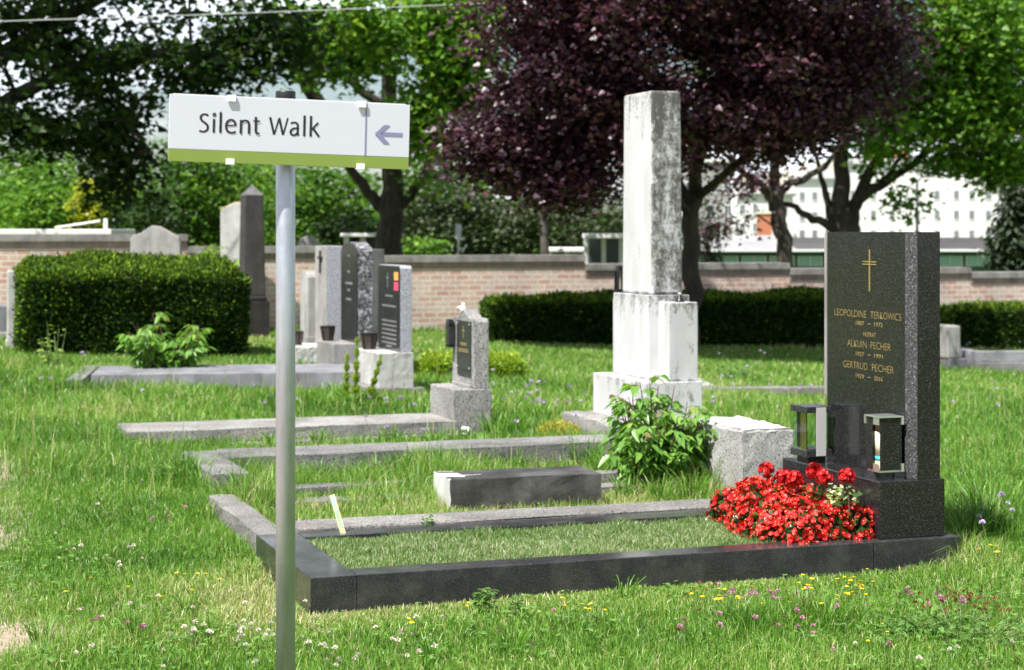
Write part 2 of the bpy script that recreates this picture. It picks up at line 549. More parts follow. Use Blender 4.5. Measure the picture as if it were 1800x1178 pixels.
# ================================================================== GROUND
def build_ground():
    xs = np.unique(np.concatenate([np.linspace(-900, -20, 14), np.arange(-20, 20.01, 0.25), np.linspace(20, 900, 14)]))
    ys = np.unique(np.concatenate([np.linspace(-400, -2, 8), np.arange(-2, 34.01, 0.25), np.linspace(34, 1800, 24)]))
    X, Y = np.meshgrid(xs, ys)
    Z = gz(X, Y)
    vs = np.stack([X, Y, Z], -1).reshape(-1, 3)
    nx, ny = len(xs), len(ys)
    i = np.arange((ny - 1) * (nx - 1)); r, c = i // (nx - 1), i % (nx - 1)
    a = r * nx + c
    fs = np.stack([a, a + 1, a + nx + 1, a + nx], 1)
    m, n, l, b = new_mat('turf_soil')
    v = coords(n, l)
    n1 = noise(n, l, v, 0.9, 6, 0.6)
    n2 = noise(n, l, v, 45, 5, 0.7)
    r1 = ramp(n, [(0.35, (0.075, 0.13, 0.026)), (0.55, (0.115, 0.17, 0.036)), (0.72, (0.19, 0.19, 0.075))])
    r2 = ramp(n, [(0.3, (0.45, 0.45, 0.4)), (0.7, (1.3, 1.3, 1.2))])
    l.new(n1.outputs['Fac'], r1.inputs[0]); l.new(n2.outputs['Fac'], r2.inputs[0])
    c = mixc(n, l, 1.0, r1.outputs[0], r2.outputs[0], 'MULTIPLY')
    # the worn earth path along the left
    sp = n.new('ShaderNodeSeparateXYZ'); l.new(v, sp.inputs[0])
    def mt(op, p, q):
        k = n.new('ShaderNodeMath'); k.operation = op
        for s, x in ((k.inputs[0], p), (k.inputs[1], q)):
            if isinstance(x, bpy.types.NodeSocket): l.new(x, s)
            else: s.default_value = x
        return k.outputs[0]
    line = mt('ADD', sp.outputs[0], mt('MULTIPLY', sp.outputs[1], 0.27))
    line = mt('ADD', line, mt('MULTIPLY', n1.outputs['Fac'], 0.5))
    mr = n.new('ShaderNodeMapRange'); mr.inputs[1].default_value = 0.33; mr.inputs[2].default_value = 0.18
    l.new(line, mr.inputs[0])
    earth = mixc(n, l, n2.outputs['Fac'], (0.20, 0.15, 0.11), (0.48, 0.39, 0.30))
    nearr = n.new('ShaderNodeMapRange'); nearr.inputs[1].default_value = 12.0; nearr.inputs[2].default_value = 9.0
    l.new(sp.outputs[1], nearr.inputs[0])
    bare = G(8, 1125)                                   # one bare scrape near the camera
    px_, py_ = mt('SUBTRACT', sp.outputs[0], bare.x), mt('SUBTRACT', sp.outputs[1], bare.y)
    rr_ = mt('ADD', mt('MULTIPLY', px_, px_), mt('MULTIPLY', mt('MULTIPLY', py_, py_), 0.35))
    rr_ = mt('ADD', rr_, mt('MULTIPLY', n1.outputs['Fac'], 0.06))
    br_ = n.new('ShaderNodeMapRange'); br_.inputs[1].default_value = 0.085; br_.inputs[2].default_value = 0.045
    l.new(rr_, br_.inputs[0])
    c = mixc(n, l, mt('MAXIMUM', mt('MULTIPLY', mr.outputs[0], nearr.outputs[0]), br_.outputs[0]), c, earth)
    l.new(c, b.inputs['Base Color'])
    b.inputs['Roughness'].default_value = 0.95
    b.inputs['Specular IOR Level'].default_value = 0.1
    bump(n, l, b, n2.outputs['Fac'], 0.6, 0.02)
    o = np_mesh('ground', vs, fs, m, smooth=True)
    tag(o, 'grassy cemetery ground sloping gently down to the right', 'ground', kind='structure')
build_ground()

EXCL = []            # (origin, angle, s0, s1, t0, t1): where no blade of grass grows


def excl(o, a, s0, s1, t0, t1):
    EXCL.append((float(o[0]), float(o[1]), a, s0, s1, t0, t1))


# ================================================================== BRICK WALL
WALL0 = G(790, 581)
def wall_s(px):
    """distance along the wall of the pixel column px"""
    r = (px - 900) / F
    return (r * WALL0.y - WALL0.x) / (U.x - r * U.y)


def build_wall():
    m, n, l, b = new_mat('salmon_brick')
    v = coords(n, l)
    sp = n.new('ShaderNodeSeparateXYZ'); l.new(v, sp.inputs[0])
    cb = n.new('ShaderNodeCombineXYZ'); l.new(sp.outputs[0], cb.inputs[0]); l.new(sp.outputs[2], cb.inputs[1])
    br = n.new('ShaderNodeTexBrick')
    br.inputs['Scale'].default_value = 1.0
    br.inputs['Brick Width'].default_value = 0.175
    br.inputs['Row Height'].default_value = 0.069
    br.inputs['Mortar Size'].default_value = 0.0095
    br.inputs['Mortar Smooth'].default_value = 0.3
    br.inputs['Bias'].default_value = 0.0
    br.inputs['Color1'].default_value = (0.54, 0.32, 0.245, 1)
    br.inputs['Color2'].default_value = (0.62, 0.51, 0.435, 1)
    br.inputs['Mortar'].default_value = (0.68, 0.63, 0.58, 1)
    l.new(cb.outputs[0], br.inputs['Vector'])
    n1 = noise(n, l, v, 1.3, 5, 0.6); n2 = noise(n, l, v, 30, 4, 0.7)
    r1 = ramp(n, [(0.3, (0.72, 0.74, 0.76)), (0.7, (1.12, 1.08, 1.04))]); l.new(n1.outputs['Fac'], r1.inputs[0])
    c = mixc(n, l, 1.0, br.outputs['Color'], r1.outputs[0], 'MULTIPLY')
    r2 = ramp(n, [(0.3, (0.75, 0.75, 0.75)), (0.7, (1.15, 1.15, 1.15))]); l.new(n2.outputs['Fac'], r2.inputs[0])
    c = mixc(n, l, 1.0, c, r2.outputs[0], 'MULTIPLY')
    l.new(c, b.inputs['Base Color']); b.inputs['Roughness'].default_value = 0.95
    b.inputs['Specular IOR Level'].default_value = 0.15
    bump(n, l, b, br.outputs['Fac'], -0.4, 0.01)
    cop = concrete('wall_coping_stone', (0.27, 0.255, 0.235), (0.16, 0.15, 0.14), (0.36, 0.345, 0.32), speck=0.4)
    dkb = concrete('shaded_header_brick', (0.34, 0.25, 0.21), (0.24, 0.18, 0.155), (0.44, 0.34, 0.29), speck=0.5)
    w = thing('brick_wall', 'low salmon brick wall with grey coping stepping down behind the graves', 'wall',
              (WALL0.x, WALL0.y, 0), TH)
    steps = [(-700, 330, 412), (330, 612, 433), (612, 1028, 449), (1028, 1387, 463), (1387, 1706, 471), (1706, 2600, 478)]
    for a, e, py in steps:
        s0, s1 = wall_s(a), wall_s(e)
        ym = (WALL0 + Vector((U.x, U.y, 0)) * wall_s(min(max((a + e) / 2, 0), 1800))).y
        top = EYE - (py - HY) * ym / F
        MB().box(s0 + .001, s1 - .001, 0, 0.30, -0.9, top - 0.085).build('wall_panel', m, w)
        k = MB()
        k.box(s0 + .002, s1 - .002, -0.035, 0.335, top - 0.085, top - 0.012)
        x = s0 + .002
        while x < s1 - 0.01:
            x2 = min(x + 1.0, s1 - .002)
            k.box(x + 0.004, x2 - 0.004, -0.03, 0.33, top - 0.012, top)
            x = x2
        k.build('coping', cop, w, rough=0.0)
        MB().box(s0 + .003, s1 - .003, -0.012, 0.312, top - 0.165, top - 0.0855).build('shaded_course', dkb, w)  # darker course, with the coping's shadow put into its brick colour
    return w
build_wall()

# ================================================================== TEXT AND STROKES
def text_obj(txt, mat, parent, name, origin, ax, ay, width, height, thin=0.0, lift=0.0012, label=None):
    """lettering fitted to width x height; ax, ay: directions of writing and up in the parent's frame"""
    cu = bpy.data.curves.new(name, 'FONT')
    cu.body = txt
    cu.offset = -thin
    cu.resolution_u = 3
    tmp = bpy.data.objects.new('tmp', cu)
    COL.objects.link(tmp)
    bpy.context.view_layer.update()
    me = bpy.data.meshes.new_from_object(tmp.evaluated_get(bpy.context.evaluated_depsgraph_get()))
    bpy.data.objects.remove(tmp)
    co = np.empty(len(me.vertices) * 3, np.float32); me.vertices.foreach_get('co', co)
    co = co.reshape(-1, 3)
    lo, hi = co.min(0), co.max(0)
    ax, ay = Vector(ax), Vector(ay); az = ax.cross(ay)
    sx, sy = width / (hi[0] - lo[0]), height / (hi[1] - lo[1])
    out = (np.array(origin)[None] + np.outer((co[:, 0] - lo[0]) * sx, ax) + np.outer((co[:, 1] - lo[1]) * sy, ay)
           + np.array(az)[None] * lift)
    me.vertices.foreach_set('co', out.astype(np.float32).ravel())
    me.materials.clear()
    me.name = name
    o = link(name, me, mat, parent)
    if label: o['label'] = label
    return o


def spline(pts, n=8):
    pts = [Vector((*p, 0)) for p in pts]
    out = []
    for i in range(len(pts) - 1):
        p0, p1, p2, p3 = pts[max(i - 1, 0)], pts[i], pts[i + 1], pts[min(i + 2, len(pts) - 1)]
        for k in range(n):
            t = k / n
            out.append(0.5 * ((2 * p1) + (p2 - p0) * t + (2 * p0 - 5 * p1 + 4 * p2 - p3) * t * t + (3 * p1 - p0 - 3 * p2 + p3) * t ** 3))
    out.append(pts[-1])
    return [(p.x, p.y) for p in out]


def ribbon(pts, w0, w1=None):
    """flat stroke of given width: list of quads in 2-D; w0 for level runs, w1 for upright runs"""
    w1 = w1 or w0
    pts = [Vector(p) for p in pts]
    L, Rr = [], []
    for i, p in enumerate(pts):
        d = (pts[min(i + 1, len(pts) - 1)] - pts[max(i - 1, 0)]).normalized()
        w = w0 + (w1 - w0) * abs(d.y)
        nn = Vector((-d.y, d.x)) * w / 2
        L.append(p + nn); Rr.append(p - nn)
    vs = [(p.x, p.y) for p in L] + [(p.x, p.y) for p in Rr]
    k = len(pts)
    return vs, [(i, i + 1, k + i + 1, k + i) for i in range(k - 1)]


# ================================================================== SIGN POST
def build_sign():
    YP = 4.58
    px = F / YP
    base = Vector(((502 - 900) / px, YP, float(gz(-0.56, YP))))
    root = thing('signpost', 'white and green direction sign on a round steel post in the foreground', 'signpost',
                 base)
    topz = EYE + (HY - 172) / px
    MB().lathe([(0.0243, -0.3), (0.0243, topz - base.z - .005), (0.0228, topz - base.z - .003)], 40).build('post', M['metal_post'], root, smooth=False)
    for p in root.children[0].data.polygons: p.use_smooth = abs(p.normal.z) < 0.5
    MB().lathe([(0.0252, topz - base.z - .035), (0.0252, topz - base.z + .0125), (0.0238, topz - base.z + .0165), (0.0, topz - base.z + .017)], 32).build(
        'post_cap', M['black_plastic'], root, smooth=False)
    for p in root.children[1].data.polygons: p.use_smooth = abs(p.normal.z) < 0.5
    # board: local x along the writing, y away from the viewer, z up; hung with a slight tilt
    W, H = 0.600, 0.1635
    left = D(295.5, 283, 4.44)
    ang = R(16.5)
    tilt = R(1.45)
    bd = bpy.data.objects.new('sign_board', None)
    panel = MB().box(0, W, 0, 0.010, 0.0305, H).build('sign_board', M['white_panel'], root, bevel=0.0008)
    rotm = Matrix.Rotation(ang, 4, 'Z') @ Matrix.Rotation(tilt, 4, 'Y')
    panel.matrix_parent_inverse = Matrix()
    panel.location = left - base
    panel.rotation_euler = rotm.to_euler()
    bpy.data.objects.remove(bd)
    MB().box(0.0001, W - .0001, 0.0003, 0.0097, 0, 0.0302).build('colour_strip', M['green_print'], panel, bevel=0.0006)
    MB().box(0.01, W - .01, 0.0105, 0.020, 0.004, H + .0025).build('back_rail', M['alu_matt'], panel)
    k = 0.60 / 1673.0                      # metres per unit of the lettering grid
    def strokes(name, lst, mat, ox, oz):
        vs, fs = [], []
        for pts, w0, w1 in lst:
            a, q = ribbon(pts, w0, w1)
            n = len(vs)
            # overlapping strokes each a hair further out
            dy = -0.0006 - 0.00004 * len(fs) / 10
            vs += [(ox + x * k, dy, oz + y * k) for x, y in a]
            fs += [tuple(i + n for i in f) for f in q]
        b = MB(); b.add(vs, fs)
        me = bpy.data.meshes.new(name); me.from_pydata(b.v, [], b.f); me.update()
        return link(name, me, mat, panel)
    th, tv = 11.5, 16.0
    S = lambda p: spline(p, 8)
    word1 = [
        (S([(61, 113), (47, 121), (30, 122), (14, 112), (10, 95), (20, 77), (40, 63), (56, 47), (59, 26), (47, 9), (26, 3), (2, 9)]), th, tv),
        ([(100, 0), (100, 93)], tv, tv), (S([(92, 122), (97, 114), (106, 114), (110, 122), (106, 130), (97, 130), (92, 122)]), 9, 9),
        ([(145, 0), (145, 143)], tv, tv),
        (S([(186, 53), (216, 53), (243, 56)]), 9, 9),
        (S([(247, 52), (243, 74), (230, 89), (212, 92), (196, 83), (185, 64), (184, 38), (193, 15), (212, 5), (232, 5), (250, 11)]), th, tv),
        ([(284, 0), (284, 94)], tv, tv),
        (S([(286, 76), (299, 87), (316, 91), (332, 85), (339, 68), (340, 40), (340, 0)]), th, tv),
        (S([(386, 119), (386, 70), (386, 30), (390, 11), (400, 5), (414, 7)]), th, tv),
        ([(368, 90), (415, 90)], 10, 10)]
    word2 = [
        ([(484, 122), (514, 3)], tv, tv), ([(515, 3), (547, 119)], 11, 11), ([(547, 119), (576, 3)], tv, tv), ([(577, 3), (607, 122)], 11, 11),
        (S([(628, 84), (645, 91), (664, 90), (676, 78), (678, 55), (678, 20), (684, 2)]), th, tv),
        (S([(677, 54), (652, 51), (634, 40), (629, 22), (637, 8), (652, 4), (668, 12), (678, 26)]), th, tv),
        ([(723, 0), (723, 143)], tv, tv),
        ([(768, 0), (768, 143)], tv, tv), ([(774, 48), (820, 98)], 12, 12), ([(783, 58), (828, 0)], 15, 15)]
    strokes('lettering', word1, M['ink'], 0.0725, 0.0735)
    strokes('lettering', word2, M['ink'], 0.0725, 0.0735)
    strokes('arrow', [([(1430, 228), (1624, 228)], 30, 30)], M['violet_print'], 0.0, 0.0045)
    ah = MB().prism([(1425 * k, 228 * k), (1488 * k, 293 * k), (1531 * k, 293 * k), (1466 * k, 228 * k), (1531 * k, 163 * k), (1488 * k, 163 * k)],
                    -0.0013, -0.0009, 'y')
    ah.v = [(x, y, z + 0.0045) for x, y, z in ah.v]
    ah.build('arrow_head', M['violet_print'], panel)
    MB().box(1354 * k, 1365 * k, -0.0009, -0.0003, 0.031, H - .0005).build('divider', M['violet_print'], panel)
    for cx in (0.1395, 0.4655):
        for up in (0, 1):
            z0 = H - 0.0125 if up else -0.0035
            c = MB()
            c.prism([(-.0075, z0), (-.0075, z0 + .016), (.011, z0 + .016), (.011, z0 + .0135), (-.002, z0 + .0135), (-.002, z0 + 0.0)] if up else
                    [(-.0075, z0), (-.0075, z0 + .014), (-.002, z0 + .014), (-.002, z0 + .0025), (.011, z0 + .0025), (.011, z0)], cx, cx + .0205, 'x')
            c.build('clip', M['white_plastic'], panel, bevel=0.0008)


def build_post_metal():
    m, n, l, b = new_mat('galvanised_post')
    v = coords(n, l, (3, 3, 0.35))
    n1 = noise(n, l, v, 9, 5, 0.6)
    n2 = noise(n, l, coords(n, l), 55, 3, 0.6)
    r = ramp(n, [(0.35, (0.36, 0.38, 0.41)), (0.65, (0.52, 0.545, 0.58))])
    l.new(n1.outputs['Fac'], r.inputs[0])
    sc_ = noise(n, l, coords(n, l, (70, 70, 4)), 1.0, 4, 0.7)
    rs_ = ramp(n, [(0.66, (0, 0, 0)), (0.70, (.8, .8, .8))]); l.new(sc_.outputs['Fac'], rs_.inputs[0])
    ps_ = n.new('ShaderNodeSeparateXYZ'); tcs = n.new('ShaderNodeTexCoord'); l.new(tcs.outputs['Object'], ps_.inputs[0])
    pm_ = n.new('ShaderNodeMapRange'); pm_.inputs[1].default_value = 0.48; pm_.inputs[2].default_value = 0.25; pm_.inputs[3].default_value = 0.12
    l.new(ps_.outputs[2], pm_.inputs[0])
    mm_ = n.new('ShaderNodeMath'); mm_.operation = 'MULTIPLY'; l.new(rs_.outputs[0], mm_.inputs[0]); l.new(pm_.outputs[0], mm_.inputs[1])
    cc_ = mixc(n, l, mm_.outputs[0], r.outputs[0], (0.80, 0.80, 0.80))       # scratches, most near the ground
    l.new(cc_, b.inputs['Base Color'])
    b.inputs['Metallic'].default_value = 0.75
    rr = ramp(n, [(0.3, (0.36, 0.36, 0.36)), (0.7, (0.5, 0.5, 0.5))])
    l.new(n2.outputs['Fac'], rr.inputs[0]); l.new(rr.outputs[0], b.inputs['Roughness'])
    M['metal_post'] = m
build_post_metal()
build_sign()

# ================================================================== BLACK GRANITE GRAVE
KT = 0.12
O3 = Vector((OA.x, OA.y, 0))
def gpx(px, py, S):
    """(t, z) on the plane s = S of the black grave seen at a pixel"""
    r = (px - 900) / F
    t = (U.x * S + OA.x - r * (OA.y + U.y * S)) / (U.y + r * U.x)
    y = OA.y + U.y * S + U.x * t
    return t, EYE - (py - HY) * y / F


def build_black_grave():
    k = thing('grave_kerb', 'polished black granite kerb around the clipped lawn of the front grave', 'grave kerb', O3, TH)
    L, W = 2.607, 0.956
    wl, wn = 0.165, 0.125
    b = 0.003
    g = M['granite_kerb']
    MB().box(wl + .0015, 2.22, 0, wn, -0.2, KT).build('kerb_stone', g, k, bevel=b)
    MB().box(2.223, L, 0, wn, -0.2, KT).build('kerb_stone', g, k, bevel=b)
    MB().box(wl + .0015, L, W - wn, W, -0.2, KT).build('kerb_stone', g, k, bevel=b)
    MB().box(0, wl, 0, W, -0.2, KT - .0005).build('kerb_stone', g, k, bevel=b)
    MB().box(2.255, L - .001, wn + .0015, W - wn - .0015, -0.2, KT - .001).build('kerb_stone', g, k, bevel=b)
    excl(OA, TH, -0.01, L + .01, -0.012, W + .01)

    h = thing('headstone', 'tall polished black granite headstone with gold cross and three gilded names', 'headstone', O3, TH)
    zb, zt = 0.345, 1.318
    t0, t1, s0, s1 = 0.045, 0.755, 2.413, 2.545
    MB().box(2.27, 2.56, 0.035, 0.845, KT, zb).build('base', M['granite'], h, bevel=0.004)
    cs, ct = 0.03, 0.045
    poly = [(s0 + cs, t0), (s1, t0), (s1, t1), (s0 + cs, t1), (s0, t1 - ct), (s0, t0 + ct)]
    slab = MB().prism(poly, zb, zt).build('slab', M['granite'], h, bevel=0.0015)
    slab.data.materials.append(M['granite_rough'])
    for p in slab.data.polygons:
        n = p.normal
        if n.x < -0.2 and abs(n.y) > 0.25 and p.area > 0.02: p.material_index = 1
    MB().box(s0 + .022, s1 - .03, t1 + .0005, t1 + .020, zb + .28, zt - .002).build('rough_edge', M['stone_grey'], h)
    ax, ay = (0, -1, 0), (0, 0, 1)
    def line(txt, xa, xb, ya, yb, cap, thin=0.0):
        """text whose middle runs from (xa,ya) to (xb,yb)"""
        ta, za = gpx(xa, ya, s0); tb, zb_ = gpx(xb, yb, s0)
        z = (za + zb_) / 2
        hgt = cap * 7.25 / F
        words = [w.strip() for w in txt.split('  ') if w.strip()]
        if '\u2013' in words:
            wy = (ta - tb) * 0.31
            text_obj(words[0], M['gold'], h, 'inscription', (s0, ta, z - hgt / 2), ax, ay, wy, hgt, thin)
            text_obj(words[2], M['gold'], h, 'inscription', (s0, tb + wy, z - hgt / 2), ax, ay, wy, hgt, thin)
            tm = (ta + tb) / 2
            MB().box(s0 - .0012, s0 + .001, tm - .011, tm + .011, z - .0012, z + .0012).build('inscription', M['gold'], h)
            return
        tot = sum(len(w) for w in words) + 1.3 * (len(words) - 1)
        p = 0.0
        for w in words:
            text_obj(w, M['gold'], h, 'inscription', (s0, ta - (ta - tb) * p / tot, z - hgt / 2), ax, ay, (ta - tb) * len(w) / tot, hgt, thin)
            p += len(w) + 1.3
    line('LEOPOLDINE  TERKOWICS', 1467.5, 1584.5, 549, 557, 12.5, 0.016)
    line('1887   \u2013   1972', 1505, 1552, 568.5, 570.5, 7.5)
    line('HOFRAT', 1518, 1540, 588, 589, 8)
    line('ALKUIN  PECHER', 1490, 1566, 604, 609, 12.5, 0.016)
    line('1927   \u2013   1991', 1505, 1552, 623, 625.5, 7.5)
    line('GERTRUD  PECHER', 1483, 1571.5, 642, 648, 12.5, 0.016)
    line('1929   \u2013   2016', 1505, 1552, 662, 665, 7.5)
    tc_, _ = gpx(1529, 470, s0)
    _, c0 = gpx(1529, 439, s0); _, c1 = gpx(1529, 512, s0)
    _, cb = gpx(1529, 462.8, s0)
    x = MB().box(s0 - .003, s0 + .001, tc_ - .0032, tc_ + .0032, c1, c0)
    for dz in (-.0062, .0042):
        x.box(s0 - .0035, s0 + .0012, tc_ - .052, tc_ + .052, cb + dz, cb + dz + .0036)
    x.build('cross', M['gold'], h)

    # -------- lantern with glass panes
    la = thing('grave_lantern', 'glass grave lantern with black granite lid and silver strip on the headstone base', 'lantern',
               (*LW(2.325, 0.690), zb), TH + R(2), group='lanterns on the black headstone base')
    lm = M['granite_dark']
    MB().box(-.042, .042, -.045, .045, 0, .026).build('foot', lm, la, bevel=.001)
    MB().box(-.062, .062, -.068, .068, .026, .056).build('bottom_plate', lm, la, bevel=.0015)
    MB().box(-.062, .062, -.068, .068, .212, .238).build('lid', lm, la, bevel=.0015)
    MB().box(-.016, .030, -.0715, -.0685, .030, .234).build('silver_strip', M['alu_matt'], la, bevel=.0006)
    MB().box(-.0530, -.0490, -.050, -.004, .0565, .2115).build('brass_strip', M['brass'], la)
    MB().box(-.030, .016, .0685, .0715, .030, .234).build('silver_strip', M['alu_matt'], la, bevel=.0006)
    for q in ((-.0555, -.0535, -.056, .056), (.0535, .0555, -.056, .056)):
        MB().box(*q, .0565, .2115).build('glass_pane', M['glass'], la)
    for q in ((-.053, .053, -.058, -.0565), (-.053, .053, .0565, .058)):
        MB().box(*q, .0565, .2115).build('glass_pane', M['glass'], la)
    MB().box(-.048, .048, -.05, .05, .0565, .0600).build('floor_tray', M['alu'], la)

    lb = thing('grave_lantern', 'black granite grave lantern with silver corners holding a cream candle on the headstone base', 'lantern',
               (*LW(2.342, 0.128), zb), TH + R(1), group='lanterns on the black headstone base')
    MB().lathe([(.040, 0), (.040, .028)], 24).build('foot', lm, lb)
    MB().box(-.047, .047, -.047, .047, .028, .040).build('bottom_plate', M['alu'], lb, bevel=.001)
    gp = M['granite']
    MB().box(-.050, -.043, .006, .050, .036, .243).build('granite_panel', gp, lb, bevel=.0008)
    MB().box(-.046, .050, -.050, -.043, .036, .243).build('granite_panel', gp, lb, bevel=.0008)
    MB().box(-.0425, .050, .043, .050, .036, .243).build('granite_panel', gp, lb, bevel=.0008)
    MB().box(.043, .050, -.0425, .0425, .036, .243).build('granite_panel', gp, lb, bevel=.0008)
    MB().box(-.056, .056, -.056, .056, .2435, .249).build('top_plate', M['alu'], lb, bevel=.001)
    for (cx, cy) in ((.0505, -.0505), (-.0505, .050)):
        MB().box(cx - .006, cx + .006, cy - .006, cy + .006, .215, .2432).build('corner_bracket', M['alu'], lb)
    MB().box(.0445, .0565, -.0565, -.0505, .030, .062).build('corner_bracket', M['alu'], lb)
    MB().box(-.0535, -.0505, -.047, -.006, .215, .2432).build('corner_bracket', M['alu'], lb)
    MB().box(-.0535, -.0505, -.047, -.006, .030, .062).build('corner_bracket', M['alu'], lb)
    cd = thing('grave_candle', 'cream grave candle with a teal picture band inside the black granite lantern', 'candle',
               (*LW(2.337, 0.122), zb + .0405), TH)
    MB().lathe([(.033, 0), (.034, .004), (.034, .030)], 24).build('wax', M['cream_wax'], cd, smooth=True)
    MB().lathe([(.0341, .0302), (.0341, .048)], 24).build('picture_band', M['teal'], cd, smooth=True)
    MB().lathe([(.034, .0482), (.034, .145)], 24).build('sleeve', M['candle'], cd, smooth=True)
    MB().lathe([(.034, .1452), (.033, .185), (.028, .188)], 24).build('burnt_rim', M['soot'], cd, smooth=True)

    # -------- yellow plant label
    bp = G(607, 946, 0.10)
    st = thing('plant_label', 'narrow yellow plant label stuck aslant in the clipped lawn', 'plant label', (bp.x, bp.y, 0.09), R(6))
    st.rotation_euler = (R(-6), R(-16), R(8))
    MB().box(-.0105, .0105, -.0006, .0006, -.02, .190).build('strip', M['yellow_tag'], st)
    MB().box(-.0080, .0060, -.0012, -.0007, .130, .184).build('picture', M['blue_tag'], st)
    pr = MB()
    rg = random.Random(3)
    z = .052
    while z < .125:
        pr.box(-.006, -.006 + rg.uniform(.003, .005), -.0012, -.0007, z, z + .004)
        pr.box(.0005, .0005 + rg.uniform(.003, .006), -.0012, -.0007, z, z + .004)
        z += .0075
    pr.build('print', M['teal'], st)
build_black_grave()

# ================================================================== OTHER GRAVES NEAR
def at(o, rz, s, t):
    return Vector((o[0] + math.cos(rz) * s - math.sin(rz) * t, o[1] + math.sin(rz) * s + math.cos(rz) * t))


# concrete frame right behind the black one
g2 = thing('grave_kerb', 'rough grey concrete kerb adjoining the far side of the black grave', 'grave kerb', O3, TH)
MB().box(0.175, 2.9, 0.985, 1.205, -0.2, 0.128).build('kerb_stone', M['concrete_kerb'], g2, bevel=.008, rough=.0016, seed=2)
MB().box(0.05, 0.168, 0.985, 2.33, -0.2, 0.088).build('kerb_stone', M['concrete_kerb'], g2, bevel=.008, rough=.0016, seed=3)
MB().box(0.175, 2.6, 2.28, 2.42, -0.2, 0.04).build('kerb_stone', M['concrete_kerb'], g2, bevel=.008, rough=.0016, seed=4)
excl(OA, TH, 0.0, 2.9, 0.97, 1.205); excl(OA, TH, 0.02, 0.16, 0.97, 2.3)

g3 = thing('grave_kerb', 'dark grey kerb of the overgrown grave behind the fallen black block', 'grave kerb', O3, TH)
MB().box(0.33, 2.62, 3.34, 3.70, -0.2, 0.135).build('kerb_stone', M['concrete_dark'], g3, bevel=.006, rough=.001, seed=5)
MB().box(0.14, 0.327, 2.72, 3.70, -0.2, 0.130).build('kerb_stone', M['concrete_dark'], g3, bevel=.006, rough=.001, seed=6)
MB().box(0.33, 2.62, 2.62, 2.74, -0.2, 0.06).build('kerb_stone', M['concrete_dark'], g3, bevel=.006, rough=.001, seed=7)
excl(OA, TH, 0.33, 2.6, 3.34, 3.70); excl(OA, TH, 0.16, 0.327, 2.8, 3.70)

# fallen dark pedestal
fp = thing('fallen_pedestal', 'black granite pedestal block lying in the grass with one pale rough end', 'stone block',
           (-0.29, 8.55, 0.0), R(17.5))
pb = MB().box(0, 0.755, 0, 0.30, -0.03, 0.158).build('block', M['fallen'] if 'fallen' in M else concrete('fallen_black_granite', (0.075, 0.072, 0.07), (0.028, 0.027, 0.027), (0.15, 0.145, 0.14), 0.35, 0.8), fp, bevel=.005, rough=.0012, seed=9)
pb.data.materials.append(concrete('broken_stone_end', (0.56, 0.55, 0.53), (0.32, 0.31, 0.30), (0.68, 0.67, 0.66), 0.9, 0.4))
for p in pb.data.polygons:
    c = p.center
    if p.normal.x < -0.7 or (p.normal.z > 0.7 and c.x + 0.25 * math.sin(c.y * 31) * .3 < 0.05 + 0.11 * random.Random(p.index // 3).random()): p.material_index = 1
excl((-0.29, 8.55), R(17.5), 0.0, 0.755, 0, 0.3)

# concrete pedestal without its stone
p0 = Vector((1.128, 8.96))
cp = thing('concrete_pedestal', 'square grey concrete pedestal with bare broken top between bush and black headstone', 'pedestal', (p0.x, p0.y, 0), TH)
MB().box(0, 0.29, 0, 0.62, -0.05, 0.335).build('block', concrete('pedestal_concrete', (0.38, 0.37, 0.355), (0.22, 0.21, 0.20), (0.50, 0.49, 0.475), speck=1.0, scale=0.5, streak=0.15), cp, bevel=.006, rough=.0012, seed=11)
top = MB()
rg = random.Random(4)
poly = [(0.012 + 0.266 * (i / 6), 0.02 + rg.uniform(0, .012)) for i in range(7)] + [(0.278 - rg.uniform(0, .012), 0.02 + 0.58 * i / 8) for i in range(1, 9)] \
    + [(0.278 - 0.266 * i / 6, 0.60 - rg.uniform(0, .02)) for i in range(1, 7)] + [(0.012 + rg.uniform(0, .02), 0.60 - 0.58 * i / 8) for i in range(1, 8)]
top.prism(poly, 0.330, 0.347)
top.build('mortar_bed', concrete('white_mortar', (0.66, 0.65, 0.63), (0.30, 0.29, 0.27), (0.74, 0.73, 0.72), 0.9, 0.35), cp, bevel=.003, rough=.0025, seed=12)
excl(p0, TH, 0, 0.29, 0, 0.62)

# ---------------------------------------------------------------- white monument
mo = Vector((0.80, 10.94))
mn = thing('marble_monument', 'tall stained white marble pillar on a stepped plinth behind the leafy bush', 'monument', (mo.x, mo.y, float(gz(*mo))), TH)
dz = -float(gz(*mo))
mm = M['marble']
MB().box(-0.16, 0.42, -0.03, 1.00, -0.1, 0.155 + dz).build('footing', M['concrete'], mn, bevel=.02, rough=.003, seed=14)
MB().box(0, 0.375, 0, 0.845, 0.155 + dz, 0.413 + dz).build('plinth', mm, mn, bevel=.006)
MB().box(0.10, 0.375, 0.184, 0.745, 0.413 + dz, 0.930 + dz).build('pillar_block', mm, mn, bevel=.006)
MB().box(0.163, 0.355, 0.02, 0.1835, 0.413 + dz, 0.890 + dz).build('side_pier', mm, mn, bevel=.006)
MB().box(0.125, 0.355, 0.7455, 0.815, 0.413 + dz, 0.890 + dz).build('side_pier', mm, mn, bevel=.006)
pl = MB().box(0.128, 0.338, 0.20, 0.670, 0.930 + dz, 2.185 + dz, 0.004, 0.016).build('pillar', mm, mn, bevel=.022, seg=3)
cr = MB().box(-.002, .002, -.006, .006, -.07, .05); cr.box(-.002, .002, -.035, .035, .006, .017)
cr.build('carved_cross', mm, mn, loc=(0.1315, 0.44, 2.03 + dz))
excl(mo, TH, -0.16, 0.42, -0.03, 1.0)
